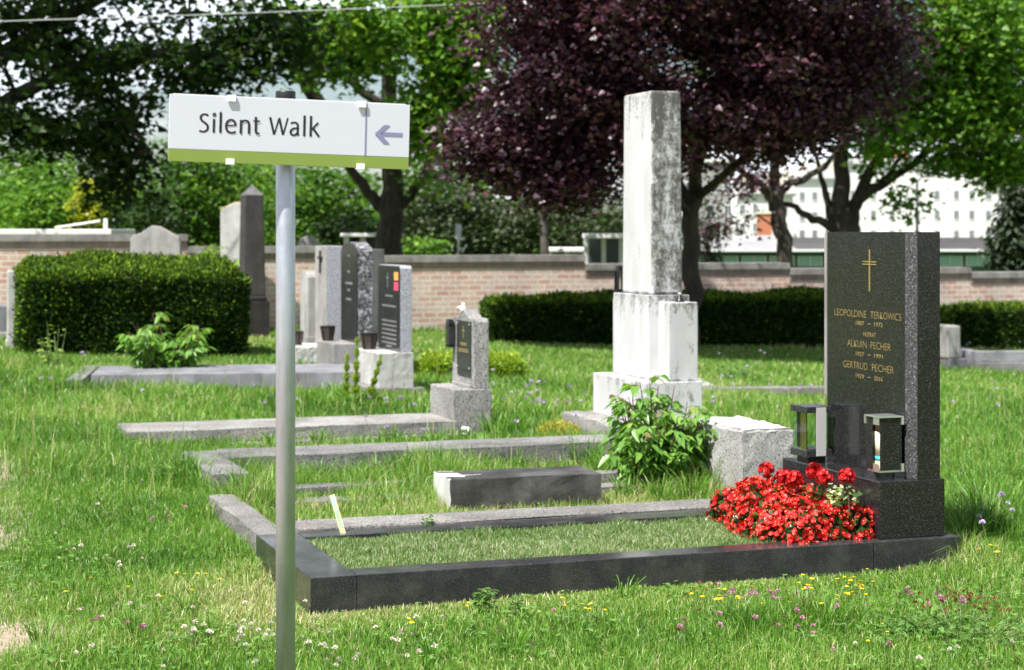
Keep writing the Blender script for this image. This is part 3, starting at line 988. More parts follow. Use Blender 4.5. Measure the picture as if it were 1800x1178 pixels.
vz = thing('metal_cap', 'small dark metal bell shaped cap on the side pier of the marble monument', 'metal cap', (*at(mo, TH, 0.27, 0.10), 0.890), 0)
MB().lathe([(.030, 0), (.030, .008), (.022, .012), (.020, .028), (.013, .034), (.012, .046), (.004, .050)], 20).build('shell', M['dark_iron'], vz, smooth=True)
MB().lathe([(.0125, .0465), (.0125, .056), (.004, .058)], 16).build('knob', M['alu'], vz, smooth=True)


def iron_lantern(name, label, loc, rz, h=0.2, w=0.05, group=None):
    o = thing(name, label, 'lantern', loc, rz, group)
    MB().box(-w, w, -w, w, 0, .02).build('foot', M['dark_iron'], o)
    f = MB()
    for a in (-1, 1):
        for c in (-1, 1):
            f.box(a * w * .85 - .006, a * w * .85 + .006, c * w * .85 - .006, c * w * .85 + .006, .0205, h * .8)
    f.build('frame', M['dark_iron'], o)
    MB().box(-w * .72, w * .72, -w * .72, w * .72, .021, h * .79).build('glass_pane', M['glass'], o)
    MB().box(-w, w, -w, w, h * .805, h, w * .35, w * .35).build('roof', M['dark_iron'], o)
    return o
iron_lantern('grave_lantern', 'dark iron lantern on the marble monument beside the far edge of the pillar', (*at(mo, TH, 0.132, 0.716), 0.931), TH, 0.17, 0.024)

# ---------------------------------------------------------------- small concrete stone
so = Vector((-0.3755, 11.70)); sz = float(gz(*so))
ss = thing('headstone', 'small grey concrete headstone with gabled top and black glass plaque', 'headstone', (so.x, so.y, 0), TH)
cg = concrete('coarse_grey_concrete', (0.27, 0.262, 0.255), (0.15, 0.147, 0.143), (0.38, 0.37, 0.36), speck=1.0, scale=0.36, moss=0.15, streak=.15)
MB().box(0, 0.258, 0, 0.52, -0.1, 0.303).build('base', cg, ss, bevel=.006, rough=.001, seed=21)
MB().prism([(0.03, .303), (0.03, .735), (.045, .757), (.16, .757), (.20, .775), (.265, .812), (.33, .775), (.37, .757), (.485, .757), (.50, .735), (.50, .303)],
           0.150, 0.250, 'x').build('stele', cg, ss, bevel=.006, rough=.0006, seed=22)
MB().box(0.126, 0.149, 0.06, 0.44, 0.303, 0.325).build('ledge', M['concrete'], ss, bevel=.003)
MB().box(0.140, 0.1495, 0.085, 0.375, 0.415, 0.735).build('plaque', M['granite_dark'], ss, bevel=.002)
MB().box(0.1435, 0.1495, 0.085, 0.375, 0.375, 0.413).build('lower_plaque', M['granite_dark'], ss, bevel=.001)
pz = MB().box(.1385, .1399, .222, .230, .62, .70); pz.box(.1383, .1397, .202, .250, .668, .675)
for z, w in ((.585, .07), (.575, .06), (.545, .10), (.532, .11)):
    pz.box(.1385, .1398, .226 - w, .226 + w, z, z + .006)
pz.build('gilded_ornament', M['gold'], ss)
for y in (.10, .36):
    for z in (.432, .718):
        MB().box(.1375, .1399, y - .006, y + .006, z - .006, z + .006).build('fixing', M['alu_matt'], ss)
excl(so, TH, 0, .258, 0, .52)
iron = thing('grave_lamp', 'narrow black wall lamp on the left edge of the small concrete headstone', 'lamp', (*at(so, TH, 0.128, 0.452), 0.55), TH)
MB().box(-.03, .012, -.035, .035, 0, .02).build('foot', M['dark_iron'], iron, bevel=.003)
MB().box(-.03, .012, -.032, .032, .0205, .15).build('pane', M['granite_dark'], iron, bevel=.003)
MB().box(-.034, .014, -.037, .037, .1505, .185, .01, .01).build('roof', M['dark_iron'], iron, bevel=.003)
fig = thing('white_ornament', 'small white ornament perched on the gable of the small concrete headstone', 'ornament', (*at(so, TH, 0.165, 0.31), 0.785), TH)
MB().lathe([(.012, 0), (.024, .012), (.030, .03), (.022, .05), (.013, .062), (.017, .072), (.013, .086), (.003, .092)], 16).build('body', M['white_china'], fig, smooth=True)
fig.scale = (.72, .72, .72)
MB().tube([(0, .02, .035), (-.03, .03, .05), (-.045, .045, .04)], [.016, .012, .004], 8).build('wing', M['white_china'], fig, smooth=True)

sl = thing('grave_slab', 'pale concrete cover slab lying in front of the small concrete headstone', 'grave slab', (so.x, so.y, 0), TH)
MB().box(-2.06, 0.03, -0.005, 0.53, 0.03, 0.108).build('cover', M['concrete'], sl, bevel=.005, rough=.001, seed=31)
MB().box(-1.5, 0.40, -0.14, 0.60, -0.08, 0.0295).build('foundation', M['concrete_dark'], sl, bevel=.005, rough=.001, seed=32)
excl(so, TH, -2.06, .03, 0, .53); excl(so, TH, -0.8, .40, -.12, .5)
wf = thing('white_ornament', 'small white ornament lying on the ledge at the foot of the small concrete headstone', 'ornament', (*at(so, TH, 0.06, -.075), 0.03), 0)
fr = MB()
rg = random.Random(5)
for i in range(7):
    a = i * .9
    c = (math.cos(a) * .018, math.sin(a) * .018, .012 + rg.random() * .02)
    fr.lathe([(.004, c[2] - .012), (.015, c[2]), (.010, c[2] + .012), (.002, c[2] + .015)], 8, c[0], c[1])
fr.build('petals', M['white_china'], wf, smooth=True)
MB().lathe([(.022, 0), (.018, .006)], 10).build('foot', M['white_china'], wf)

# ================================================================== GROUP OF STONES BEHIND THE POST
def lines_mesh(rows, x, t0, t1, seed, h=.014):
    b = MB(); rg = random.Random(seed)
    for z, f in rows:
        c = (t0 + t1) / 2; half = (t1 - t0) / 2 * f
        t = c - half
        while t < c + half:
            w = rg.uniform(.012, .035)
            b.box(x - .0022, x - .0008, t, min(t + w, c + half), z, z + h)
            t += w + rg.uniform(.006, .012)
    return b


s1o = Vector((-1.038, 14.18)); s1z = float(gz(*s1o))
h1 = thing('headstone', 'dark granite headstone with orange and pink stickers and pale edge on a concrete block', 'headstone', (s1o.x, s1o.y, 0), TH)
MB().box(-0.06, 0.36, -0.04, 0.80, -0.2, 0.10).build('footing', M['concrete_kerb'], h1, bevel=.006, rough=.001, seed=41)
MB().box(0, 0.285, 0, 0.72, 0.10, 0.372).build('base', M['stone_pale'], h1, bevel=.005, rough=.0008, seed=42)
poly = [(.03, .372), (.03, 1.03), (.055, 1.052), (.665, 1.052), (.69, 1.03), (.69, .372)]
MB().prism(poly, .187, .280, 'x').build('slab', M['granite_light'], h1, bevel=.004)
polyf = [(.034, .376), (.034, 1.027), (.058, 1.048), (.662, 1.048), (.686, 1.027), (.686, .376)]
MB().prism(polyf, .1835, .1868, 'x').build('polished_face', M['granite_dark'], h1)
for q_ in [(.80, .45), (.72, .8)] + [(.60 - .035 * i, .85) for i in range(6)] + [(.40, .3)]:
    lines_mesh([q_], .1835, .10, .60, int(q_[0] * 100)).build('inscription', M['white_letters'], h1)
c1 = MB().box(.181, .1832, .39, .40, .87, .99); c1.box(.181, .1831, .365, .425, .945, .955); c1.build('cross', M['white_letters'], h1)
MB().box(.1815, .1833, .085, .20, .935, 1.00).build('sticker', M['orange_sticker'], h1)['label'] = 'orange sticker'
MB().box(.1815, .1833, .085, .20, .855, .92).build('sticker', M['pink_sticker'], h1)['label'] = 'pink sticker'
excl(s1o, TH, -.06, .36, -.04, .8)

s2 = D(630, 600, 15.62); s2 = Vector((s2.x, s2.y))
h2 = thing('headstone', 'dark headstone with arched top and rock faced edge on a grey base', 'headstone', (s2.x, s2.y, 0), TH)
MB().box(-.22, .22, .0, .62, -.1, .36).build('base', M['concrete'], h2, bevel=.006)
arch = [(.02, .36), (.02, 1.14)] + [(.31 - .29 * math.cos(a), 1.14 + .085 * math.sin(a)) for a in np.linspace(0.15, math.pi - 0.15, 12)] + [(.60, 1.14), (.60, .36)]
MB().prism(arch, .005, .13, 'x').build('slab', M['rock_face'], h2, bevel=.004, rough=.003, seed=52)
archf = [(y * .97 + .0095, z - .004 if z > .5 else z + .004) for y, z in arch]
MB().prism(archf, -.006, -.001, 'x').build('polished_face', M['granite_dark'], h2)
for q_ in [(1.10, .12), (.96, .2), (.86, .6), (.80, .2), (.72, .45)]:
    lines_mesh([q_], -.006, .1, .52, int(q_[0] * 100), .02).build('inscription', M['white_letters'], h2)

s3 = D(574, 610, 17.0); s3 = Vector((s3.x, s3.y))
h3 = thing('headstone', 'square pale grey headstone with small dark crucifix on a white terrazzo base', 'headstone', (s3.x, s3.y, 0), TH)
MB().box(-.30, .02, -.05, .55, -.1, .25).build('base', M['terrazzo'], h3, bevel=.006, rough=.002, seed=61)
MB().box(0.03, .24, -.03, .50, -.1, .25).build('rear_base', M['stone_grey'], h3, bevel=.006)
MB().box(.0, .15, .0, .45, .25, 1.185).build('slab', M['granite_light'], h3, bevel=.008)
MB().box(-.004, -.0005, .004, .446, .255, 1.18).build('smooth_face', M['stone_grey'], h3)
cx = MB().box(-.02, -.004, .20, .225, .93, 1.14); cx.box(-.021, -.0045, .14, .285, 1.06, 1.085); cx.build('crucifix', M['dark_iron'], h3)

s4 = D(542, 585, 18.2); s4 = Vector((s4.x, s4.y))
h4 = thing('headstone', 'slim cream stele with rounded top standing beside the steel post', 'headstone', (s4.x, s4.y, 0), TH)
MB().box(-.03, .17, -.03, .37, -.1, .27).build('base', M['stone_grey'], h4, bevel=.005)
a4 = [(0, .27), (0, .86)] + [(.17 - .17 * math.cos(a), .86 + .065 * math.sin(a)) for a in np.linspace(.1, math.pi - .1, 9)] + [(.34, .86), (.34, .27)]
MB().prism(a4, .0, .12, 'x').build('slab', M['stone_grey'], h4, bevel=.008)
a4b = [(y * .96 + .007, z - .003) for y, z in a4]
MB().prism([(y, max(z, .275)) for y, z in a4b], -.006, -.001, 'x').build('smooth_face', M['stone_pale'], h4)

s5 = D(651, 600, 18.0); s5 = Vector((s5.x, s5.y))
h5 = thing('headstone', 'plain dark grey square headstone behind the arched stone', 'headstone', (s5.x, s5.y, 0), TH)
MB().box(-.05, .2, -.1, .6, -.1, .3).build('base', M['concrete_dark'], h5, bevel=.005)
MB().box(.0, .13, -.05, .5, .3, 1.145).build('slab', concrete('plain_dark_stone', (.12, .12, .118), (.08, .08, .08), (.16, .16, .155), .6, .4), h5, bevel=.006)


def grave_cup(label, loc, s=1.0):
    o = thing('grave_cup', label, 'grave lamp', loc, 0, 'dark conical grave cups between the headstones')
    MB().lathe([(.040 * s, 0), (.042 * s, .006), (.058 * s, .112), (.060 * s, .120), (.050 * s, .121), (.046 * s, .1)], 10).build('cup', M['cup'], o)
    rb = MB()
    for i in range(5):
        a = i * 2 * math.pi / 5 + .3
        rb.tube([(.043 * s * math.cos(a), .043 * s * math.sin(a), .004), (.0605 * s * math.cos(a), .0605 * s * math.sin(a), .117)], .0045 * s, 5)
    rb.build('ribs', M['dark_iron'], o)
    MB().lathe([(.062 * s, .1215), (.062 * s, .130), (.057 * s, .132)], 14).build('rim', M['dark_iron'], o)
M['cup'] = plain('smoky_brown_glass', (0.06, 0.045, 0.04), 0.25)
grave_cup('dark conical grave cup on the white terrazzo base beside the post', (*at(s3, TH, -.22, .30), .25), 1.15)
grave_cup('dark conical grave cup on the grey base before the pale square headstone', (*at(s2, TH, -.15, .50), .36), 1.1)
grave_cup('dark conical grave cup on the concrete block of the stickered headstone', (*at(s1o, TH, .06, .52), .372), 1.2)

gsl = thing('grave_slab', 'long blue grey granite slab framing the grave left of the steel post', 'grave slab', (*G(160, 682, .0).xy, 0), R(8))
gs = MB().box(0, 2.28, 0, .95, .0, .19)
gs.build('cover', M['slab_grey'], gsl, bevel=.006)
MB().box(-.06, 2.35, -.09, 1.05, -.1, -.001 + .06).build('foundation', M['concrete_dark'], gsl, bevel=.006, rough=.001, seed=71)
MB().box(-.20, -.065, .0, 1.6, -.1, .15).build('kerb_stone', M['concrete_dark'], gsl, bevel=.006, rough=.001, seed=72)
EXCL.append((float(gsl.location.x), float(gsl.location.y), R(8), -.1, 2.35, -.05, .97))

# ================================================================== FAR STONES ON THE LEFT
ob = G(458, 596); ob = Vector((ob.x - .2, ob.y))
obx = thing('granite_obelisk', 'tall weathered dark granite obelisk with pointed top beside the long hedge', 'obelisk', (ob.x, ob.y, float(gz(*ob))), TH)
q = F / ob.y
hz = lambda py, o: EYE - (py - HY) * o.y / F - float(gz(*o))
MB().box(-.02, .30, -.02, .36, -.1, hz(530, ob)).build('plinth', M['granite_plinth'], obx, bevel=.006)
MB().box(.0, .28, .0, .34, hz(530, ob), hz(521, ob), .0, .0).build('ledge', M['granite_plinth'], obx, bevel=.02)
MB().box(.015, .265, .015, .325, hz(521, ob), hz(343, ob), .02, .02).build('shaft', M['granite_old'], obx, bevel=.012)
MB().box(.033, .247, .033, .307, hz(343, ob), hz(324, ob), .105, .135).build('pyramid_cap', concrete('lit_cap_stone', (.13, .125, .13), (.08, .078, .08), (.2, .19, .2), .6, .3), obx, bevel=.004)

b6 = D(380, 500, 22.3); b6 = Vector((b6.x, b6.y))
h6 = thing('headstone', 'tall pale weathered stele with curved top behind the dark obelisk', 'headstone', (b6.x + .05, b6.y, float(gz(*b6))), R(-4))
tp = hz(357, b6)
a6 = [(0, .3), (0, tp - .085), (.05, tp - .07), (.10, tp - .03), (.17, tp), (.5, tp), (.5, .3)]
MB().prism(a6, .0, .16, 'y').build('slab', M['stone_pale'], h6, bevel=.012)
MB().box(-.08, .58, -.06, .22, -.1, .3).build('base', M['stone_grey'], h6, bevel=.01)
pk = MB().tube([(.0, .08, tp - .08), (.09, .08, tp - .04), (.17, .08, tp + .0), (.5, .08, tp + .005)], .02, 6)
pk.build('lichen_edge', M['stone_moss'] if 'stone_moss' in M else concrete('lichen_stone', (.30, .24, .13), (.2, .16, .08), (.42, .36, .22), .8, .3), h6)

b7 = D(229, 500, 21.6); b7 = Vector((b7.x, b7.y))
h7 = thing('headstone', 'broad grey headstone with low gabled top rising behind the long hedge', 'headstone', (b7.x, b7.y, float(gz(*b7))), R(3))
tp = hz(397, b7)
w7 = 87 / F * b7.y
MB().prism([(0, .2), (0, tp - .16), (.03, tp - .11), (.12, tp - .085), (w7 * .42, tp), (w7 * .58, tp - .005), (w7 - .10, tp - .09), (w7 - .02, tp - .14), (w7, tp - .19), (w7, .2)],
           0, .16, 'y').build('slab', M['stone_grey'], h7, bevel=.012)
MB().box(-.06, w7 + .06, -.06, .22, -.1, .2).build('base', M['stone_grey'], h7, bevel=.01)

b8 = D(540, 445, 27.0); b8 = Vector((b8.x, b8.y))
h8 = thing('headstone', 'little round topped stone showing above the wall beside the steel post', 'headstone', (b8.x, b8.y, 0), 0)
tp = hz(415, b8) + float(gz(*b8))
MB().prism([(-.15, .2), (-.15, tp - .1)] + [(-.13 * math.cos(a), tp - .1 + .1 * math.sin(a)) for a in np.linspace(0.1, math.pi - .1, 10)] + [(.15, tp - .1), (.15, .2)], 0, .14, 'y').build('slab', M['stone_grey'], h8, bevel=.01)
MB().box(-.2, .2, -.05, .19, -.3, .2).build('base', M['stone_grey'], h8, bevel=.01)

b9 = G(19, 611); b9 = Vector((b9.x, b9.y))
h9 = thing('headstone', 'narrow cream stone post standing at the left end of the long hedge', 'headstone', (b9.x, b9.y, float(gz(*b9))), TH)
MB().box(-.04, .055, -.03, .17, -.1, .07).build('base', M['stone_pale'], h9, bevel=.004)
MB().box(-.03, .045, 0, .14, .07, hz(476, b9), .002, .002).build('slab', M['stone_pale'], h9, bevel=.01)
b10 = G(10, 596); b10 = Vector((b10.x, b10.y))
h10 = thing('headstone', 'low blue grey block headstone at the far left edge', 'headstone', (b10.x - .12, b10.y, float(gz(*b10))), TH)
MB().box(0, .17, 0, .5, -.1, hz(538, b10)).build('slab', M['slab_grey'], h10, bevel=.012)
MB().box(-.06, .22, -.05, .55, -.1, .07).build('base', M['stone_grey'], h10, bevel=.01)

wst = D(341, 490, 21.2)
ws = thing('grave_marker', 'small white slanted marker board behind the hedge in front of the pale stele', 'grave marker', (wst.x, wst.y, float(gz(wst.x, wst.y))), R(20))
MB().box(-.05, .05, 0, .03, .55, .88 - float(gz(wst.x, wst.y)) + .16).build('board', M['white_panel'], ws)
MB().box(-.015, .015, .031, .05, -.1, .8).build('stake', M['bark_grey'], ws)

b11 = G(880, 664, 0)
w2 = thing('grave_marker', 'leaning white stake in the grass right of the small concrete headstone', 'grave marker', b11, 0)
w2.rotation_euler = (0, R(14), 0)
MB().box(-.016, .016, -.006, .006, -.03, .13).build('board', M['white_panel'], w2)
MB().box(-.008, .008, .0065, .012, -.08, .06).build('stake', M['bark_grey'], w2)

# ================================================================== GRAVES AT THE RIGHT
c1 = G(1690, 652); c1 = Vector((c1.x, c1.y))
h11 = thing('headstone', 'low grey granite block headstone behind the black headstone at the right', 'headstone', (c1.x - .15, c1.y, float(gz(*c1))), TH)
MB().box(.02, .25, 0, .75, -.1, .13).build('base', M['granite_grey'], h11, bevel=.015)
MB().box(.01, .18, .02, .62, .13, hz(573, c1)).build('slab', M['stone_grey'], h11, bevel=.02)
c2 = G(1664, 652); c2 = Vector((c2.x, c2.y))
h12 = thing('headstone', 'narrow grey upright stone half hidden by the black headstone', 'headstone', (c2.x - .06, c2.y, float(gz(*c2))), TH)
MB().box(-.06, .08, .3, .8, -.1, .1).build('base', M['stone_grey'], h12, bevel=.01)
MB().box(-.04, .05, .3, .75, .1, .55).build('slab', M['concrete_dark'], h12, bevel=.01)
k3 = thing('grave_kerb', 'grey granite kerb of the grave at the right edge in front of the hedge', 'grave kerb', (*G(1716, 652).xy, float(gz(*G(1716, 652).xy))), TH - R(14))
MB().box(0, 2.4, 0, .18, -.1, .09).build('foundation', M['concrete_dark'], k3, bevel=.01)
MB().box(.0, 2.4, .03, .16, .09, .21).build('kerb_stone', M['slab_grey'], k3, bevel=.01)
MB().box(.0, .16, .165, .9, -.1, .2).build('kerb_stone', M['slab_grey'], k3, bevel=.01)
c4 = G(1240, 694); c4 = Vector((c4.x, c4.y))
k4 = thing('grave_kerb', 'flat grey kerb sunk in the grass right of the marble plinth', 'grave kerb', (c4.x, c4.y, float(gz(*c4))), TH - R(16))
MB().box(-.1, 1.75, 0, .12, -.1, .06).build('kerb_stone', M['concrete_kerb'], k4, bevel=.01)
MB().box(-.1, .09, .121, .75, -.1, .075).build('kerb_stone', M['stone_grey'], k4, bevel=.01)

# ================================================================== VEGETATION MATERIALS
GR = [(0.0, (0.034, 0.095, 0.010)), (0.45, (0.112, 0.265, 0.026)), (0.78, (0.215, 0.375, 0.055)), (0.92, (0.36, 0.40, 0.12)), (1.0, (0.58, 0.51, 0.32))]
M['grass'] = leafy('grass_blade', GR, 0.42, 0.28, 1.2, 0.45)
M['lawn'] = leafy('clipped_lawn_blade', [(0, (0.05, 0.12, 0.02)), (.5, (0.15, 0.27, 0.06)), (.85, (0.31, 0.37, 0.16)), (1, (0.58, 0.56, 0.40))], 0.4, 0.25, 1.15, 0.5)
M['leaf_maple'] = leafy('maple_leaf', [(0, (0.016, 0.042, 0.008)), (.6, (0.075, 0.175, 0.022)), (1, (0.20, 0.32, 0.036))], 0.5, 0.34, 1.25, 0.3)
M['leaf_bright'] = leafy('bright_maple_leaf', [(0, (0.045, 0.12, 0.014)), (.6, (0.12, 0.26, 0.03)), (1, (0.30, 0.42, 0.05))], 0.45, 0.36, 1.25, 0.35)
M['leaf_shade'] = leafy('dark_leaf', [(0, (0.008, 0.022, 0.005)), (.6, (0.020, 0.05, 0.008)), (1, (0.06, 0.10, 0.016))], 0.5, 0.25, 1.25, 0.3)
M['leaf_purple'] = leafy('copper_leaf', [(0, (0.016, 0.006, 0.012)), (.55, (0.050, 0.017, 0.031)), (.94, (0.125, 0.040, 0.066)), (.97, (0.09, 0.12, 0.014)), (1, (0.13, 0.18, 0.02))], 0.42, 0.2, 1.4, 0.65)
M['leaf_yellow'] = leafy('golden_leaf', [(0, (0.22, 0.26, 0.02)), (1, (0.45, 0.46, 0.03))], 0.5, 0.35)
M['leaf_dull'] = leafy('dull_conifer_needle', [(0, (0.022, 0.042, 0.015)), (1, (0.10, 0.13, 0.055))], 0.6, 0.2)
M['leaf_conifer'] = leafy('dark_conifer_needle', [(0, (0.006, 0.016, 0.006)), (1, (0.035, 0.06, 0.018))], 0.6, 0.1)
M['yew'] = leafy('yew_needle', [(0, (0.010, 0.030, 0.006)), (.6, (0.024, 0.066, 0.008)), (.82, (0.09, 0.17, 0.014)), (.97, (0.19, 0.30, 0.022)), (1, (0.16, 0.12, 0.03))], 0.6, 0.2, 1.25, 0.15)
M['box_hedge'] = leafy('yellow_green_hedge_leaf', [(0, (0.17, 0.29, 0.02)), (1, (0.38, 0.50, 0.04))], 0.5, 0.3)
M['hedge_core'] = plain('hedge_dark_core', (0.010, 0.013, 0.006), 0.95, 0, 0.1)
M['leaf_bush'] = leafy('ailanthus_leaf', [(0, (0.08, 0.20, 0.028)), (.7, (0.17, 0.34, 0.055)), (.93, (0.25, 0.40, 0.08)), (1, (0.26, 0.18, 0.08))], 0.35, 0.34)
M['leaf_herb'] = leafy('herb_leaf', [(0, (0.075, 0.19, 0.035)), (1, (0.20, 0.36, 0.075))], 0.45, 0.3)
M['leaf_seed'] = leafy('dock_seed', [(0, (0.20, 0.33, 0.035)), (1, (0.40, 0.48, 0.09))], 0.6, 0.3)
M['leaf_sedum'] = leafy('yellow_sedum', [(0, (0.28, 0.30, 0.03)), (1, (0.52, 0.47, 0.06))], 0.6, 0.2)
M['leaf_begonia'] = leafy('begonia_leaf', [(0, (0.020, 0.045, 0.010)), (1, (0.06, 0.12, 0.02))], 0.35, 0.2)
M['leaf_varieg'] = leafy('variegated_leaf', [(0, (0.12, 0.20, 0.05)), (.5, (0.45, 0.50, 0.22)), (1, (0.72, 0.72, 0.45))], 0.45, 0.25)
M['petal_red'] = leafy('red_petal', [(0, (0.38, 0.004, 0.006)), (.6, (0.66, 0.012, 0.012)), (1, (0.82, 0.06, 0.05))], 0.45, 0.25, 1.0, 0.4)
M['petal_eye'] = plain('yellow_stamens', (0.85, 0.55, 0.06), 0.6)
M['white_petal'] = leafy('white_clover_petal', [(0, (0.55, 0.47, 0.38)), (.4, (0.75, 0.70, 0.62)), (1, (0.85, 0.83, 0.78))], 0.6, 0.2, 0.9)
M['pink_petal'] = leafy('pink_clover_petal', [(0, (0.50, 0.17, 0.33)), (1, (0.72, 0.38, 0.55))], 0.6, 0.2, 0.9)
M['lilac_petal'] = leafy('lilac_petal', [(0, (0.45, 0.33, 0.62)), (1, (0.70, 0.58, 0.80))], 0.6, 0.2, 0.9)
M['yellow_petal'] = leafy('yellow_petal', [(0, (0.75, 0.50, 0.01)), (1, (0.88, 0.70, 0.03))], 0.5, 0.2, 0.9)
M['brown_petal'] = leafy('withered_petal', [(0, (0.16, 0.065, 0.02)), (1, (0.36, 0.17, 0.06))], 0.8, 0.1)

RNG = np.random.default_rng(7)

# ================================================================== GRASS
def vnoise(x, y, sc, seed):
    """smooth value noise on numpy arrays, 0..1"""
    g = np.random.default_rng(seed).random((64, 64))
    x = x * sc; y = y * sc
    xi = np.floor(x).astype(int); yi = np.floor(y).astype(int)
    fx = x - xi; fy = y - yi
    fx = fx * fx * (3 - 2 * fx); fy = fy * fy * (3 - 2 * fy)
    a = g[xi % 64, yi % 64]; b = g[(xi + 1) % 64, yi % 64]; c = g[xi % 64, (yi + 1) % 64]; d = g[(xi + 1) % 64, (yi + 1) % 64]
    return a * (1 - fx) * (1 - fy) + b * fx * (1 - fy) + c * (1 - fx) * fy + d * fx * fy


def inside(x, y, rects):
    m = np.zeros(len(x), bool)
    for ox, oy, a, s0, s1, t0, t1 in rects:
        dx, dy = x - ox, y - oy
        s = dx * math.cos(a) + dy * math.sin(a); t = -dx * math.sin(a) + dy * math.cos(a)
        m |= (s > s0) & (s < s1) & (t > t0) & (t < t1)
    return m


def grave_st(x, y):
    dx, dy = x - OA.x, y - OA.y
    return dx * U.x + dy * U.y, dx * V.x + dy * V.y


def blades(name, x, y, z, h, w, mat, col, lean=0.45, rng=RNG, parent=None):
    n = len(x)
    a = rng.random(n) * 2 * np.pi
    la = rng.random(n) * 2 * np.pi
    ln = np.abs(rng.normal(0, lean, n)) * h
    sx, sy = np.cos(a) * w / 2, np.sin(a) * w / 2
    dx, dy = np.cos(la) * ln, np.sin(la) * ln
    B = np.stack([x, y, z], 1)
    zero = np.zeros(n)
    v = np.empty((n, 5, 3))
    v[:, 0] = B + np.stack([-sx, -sy, zero], 1)
    v[:, 1] = B + np.stack([sx, sy, zero], 1)
    mid = B + np.stack([dx * .35, dy * .35, h * .58], 1)
    v[:, 2] = mid + np.stack([sx, sy, zero], 1) * .8
    v[:, 3] = mid - np.stack([sx, sy, zero], 1) * .8
    v[:, 4] = B + np.stack([dx, dy, h * np.sqrt(np.maximum(1 - (ln / h) ** 2 * .5, .2))], 1)
    k = np.arange(n) * 5
    quads = np.stack([k, k + 1, k + 2, k + 3], 1)
    tris = np.stack([k + 3, k + 2, k + 4], 1)
    return np_mesh(name, v.reshape(-1, 3), quads, mat, parent, np.repeat(col, 5), tris)


def path_mask(x, y):
    """1 where the earth path on the left lies"""
    ln = x + 0.27 * y + 0.5 * vnoise(x, y, 0.9, 3) * 1.0
    b = G(8, 1125)
    d = (x - b.x) ** 2 + .35 * (y - b.y) ** 2 + .06 * vnoise(x, y, 2.3, 4)
    return np.maximum((1 - sst(0.04, 0.30, ln)) * (1 - sst(9.0, 12.0, y)), .95 * (1 - sst(.03, .10, d)))


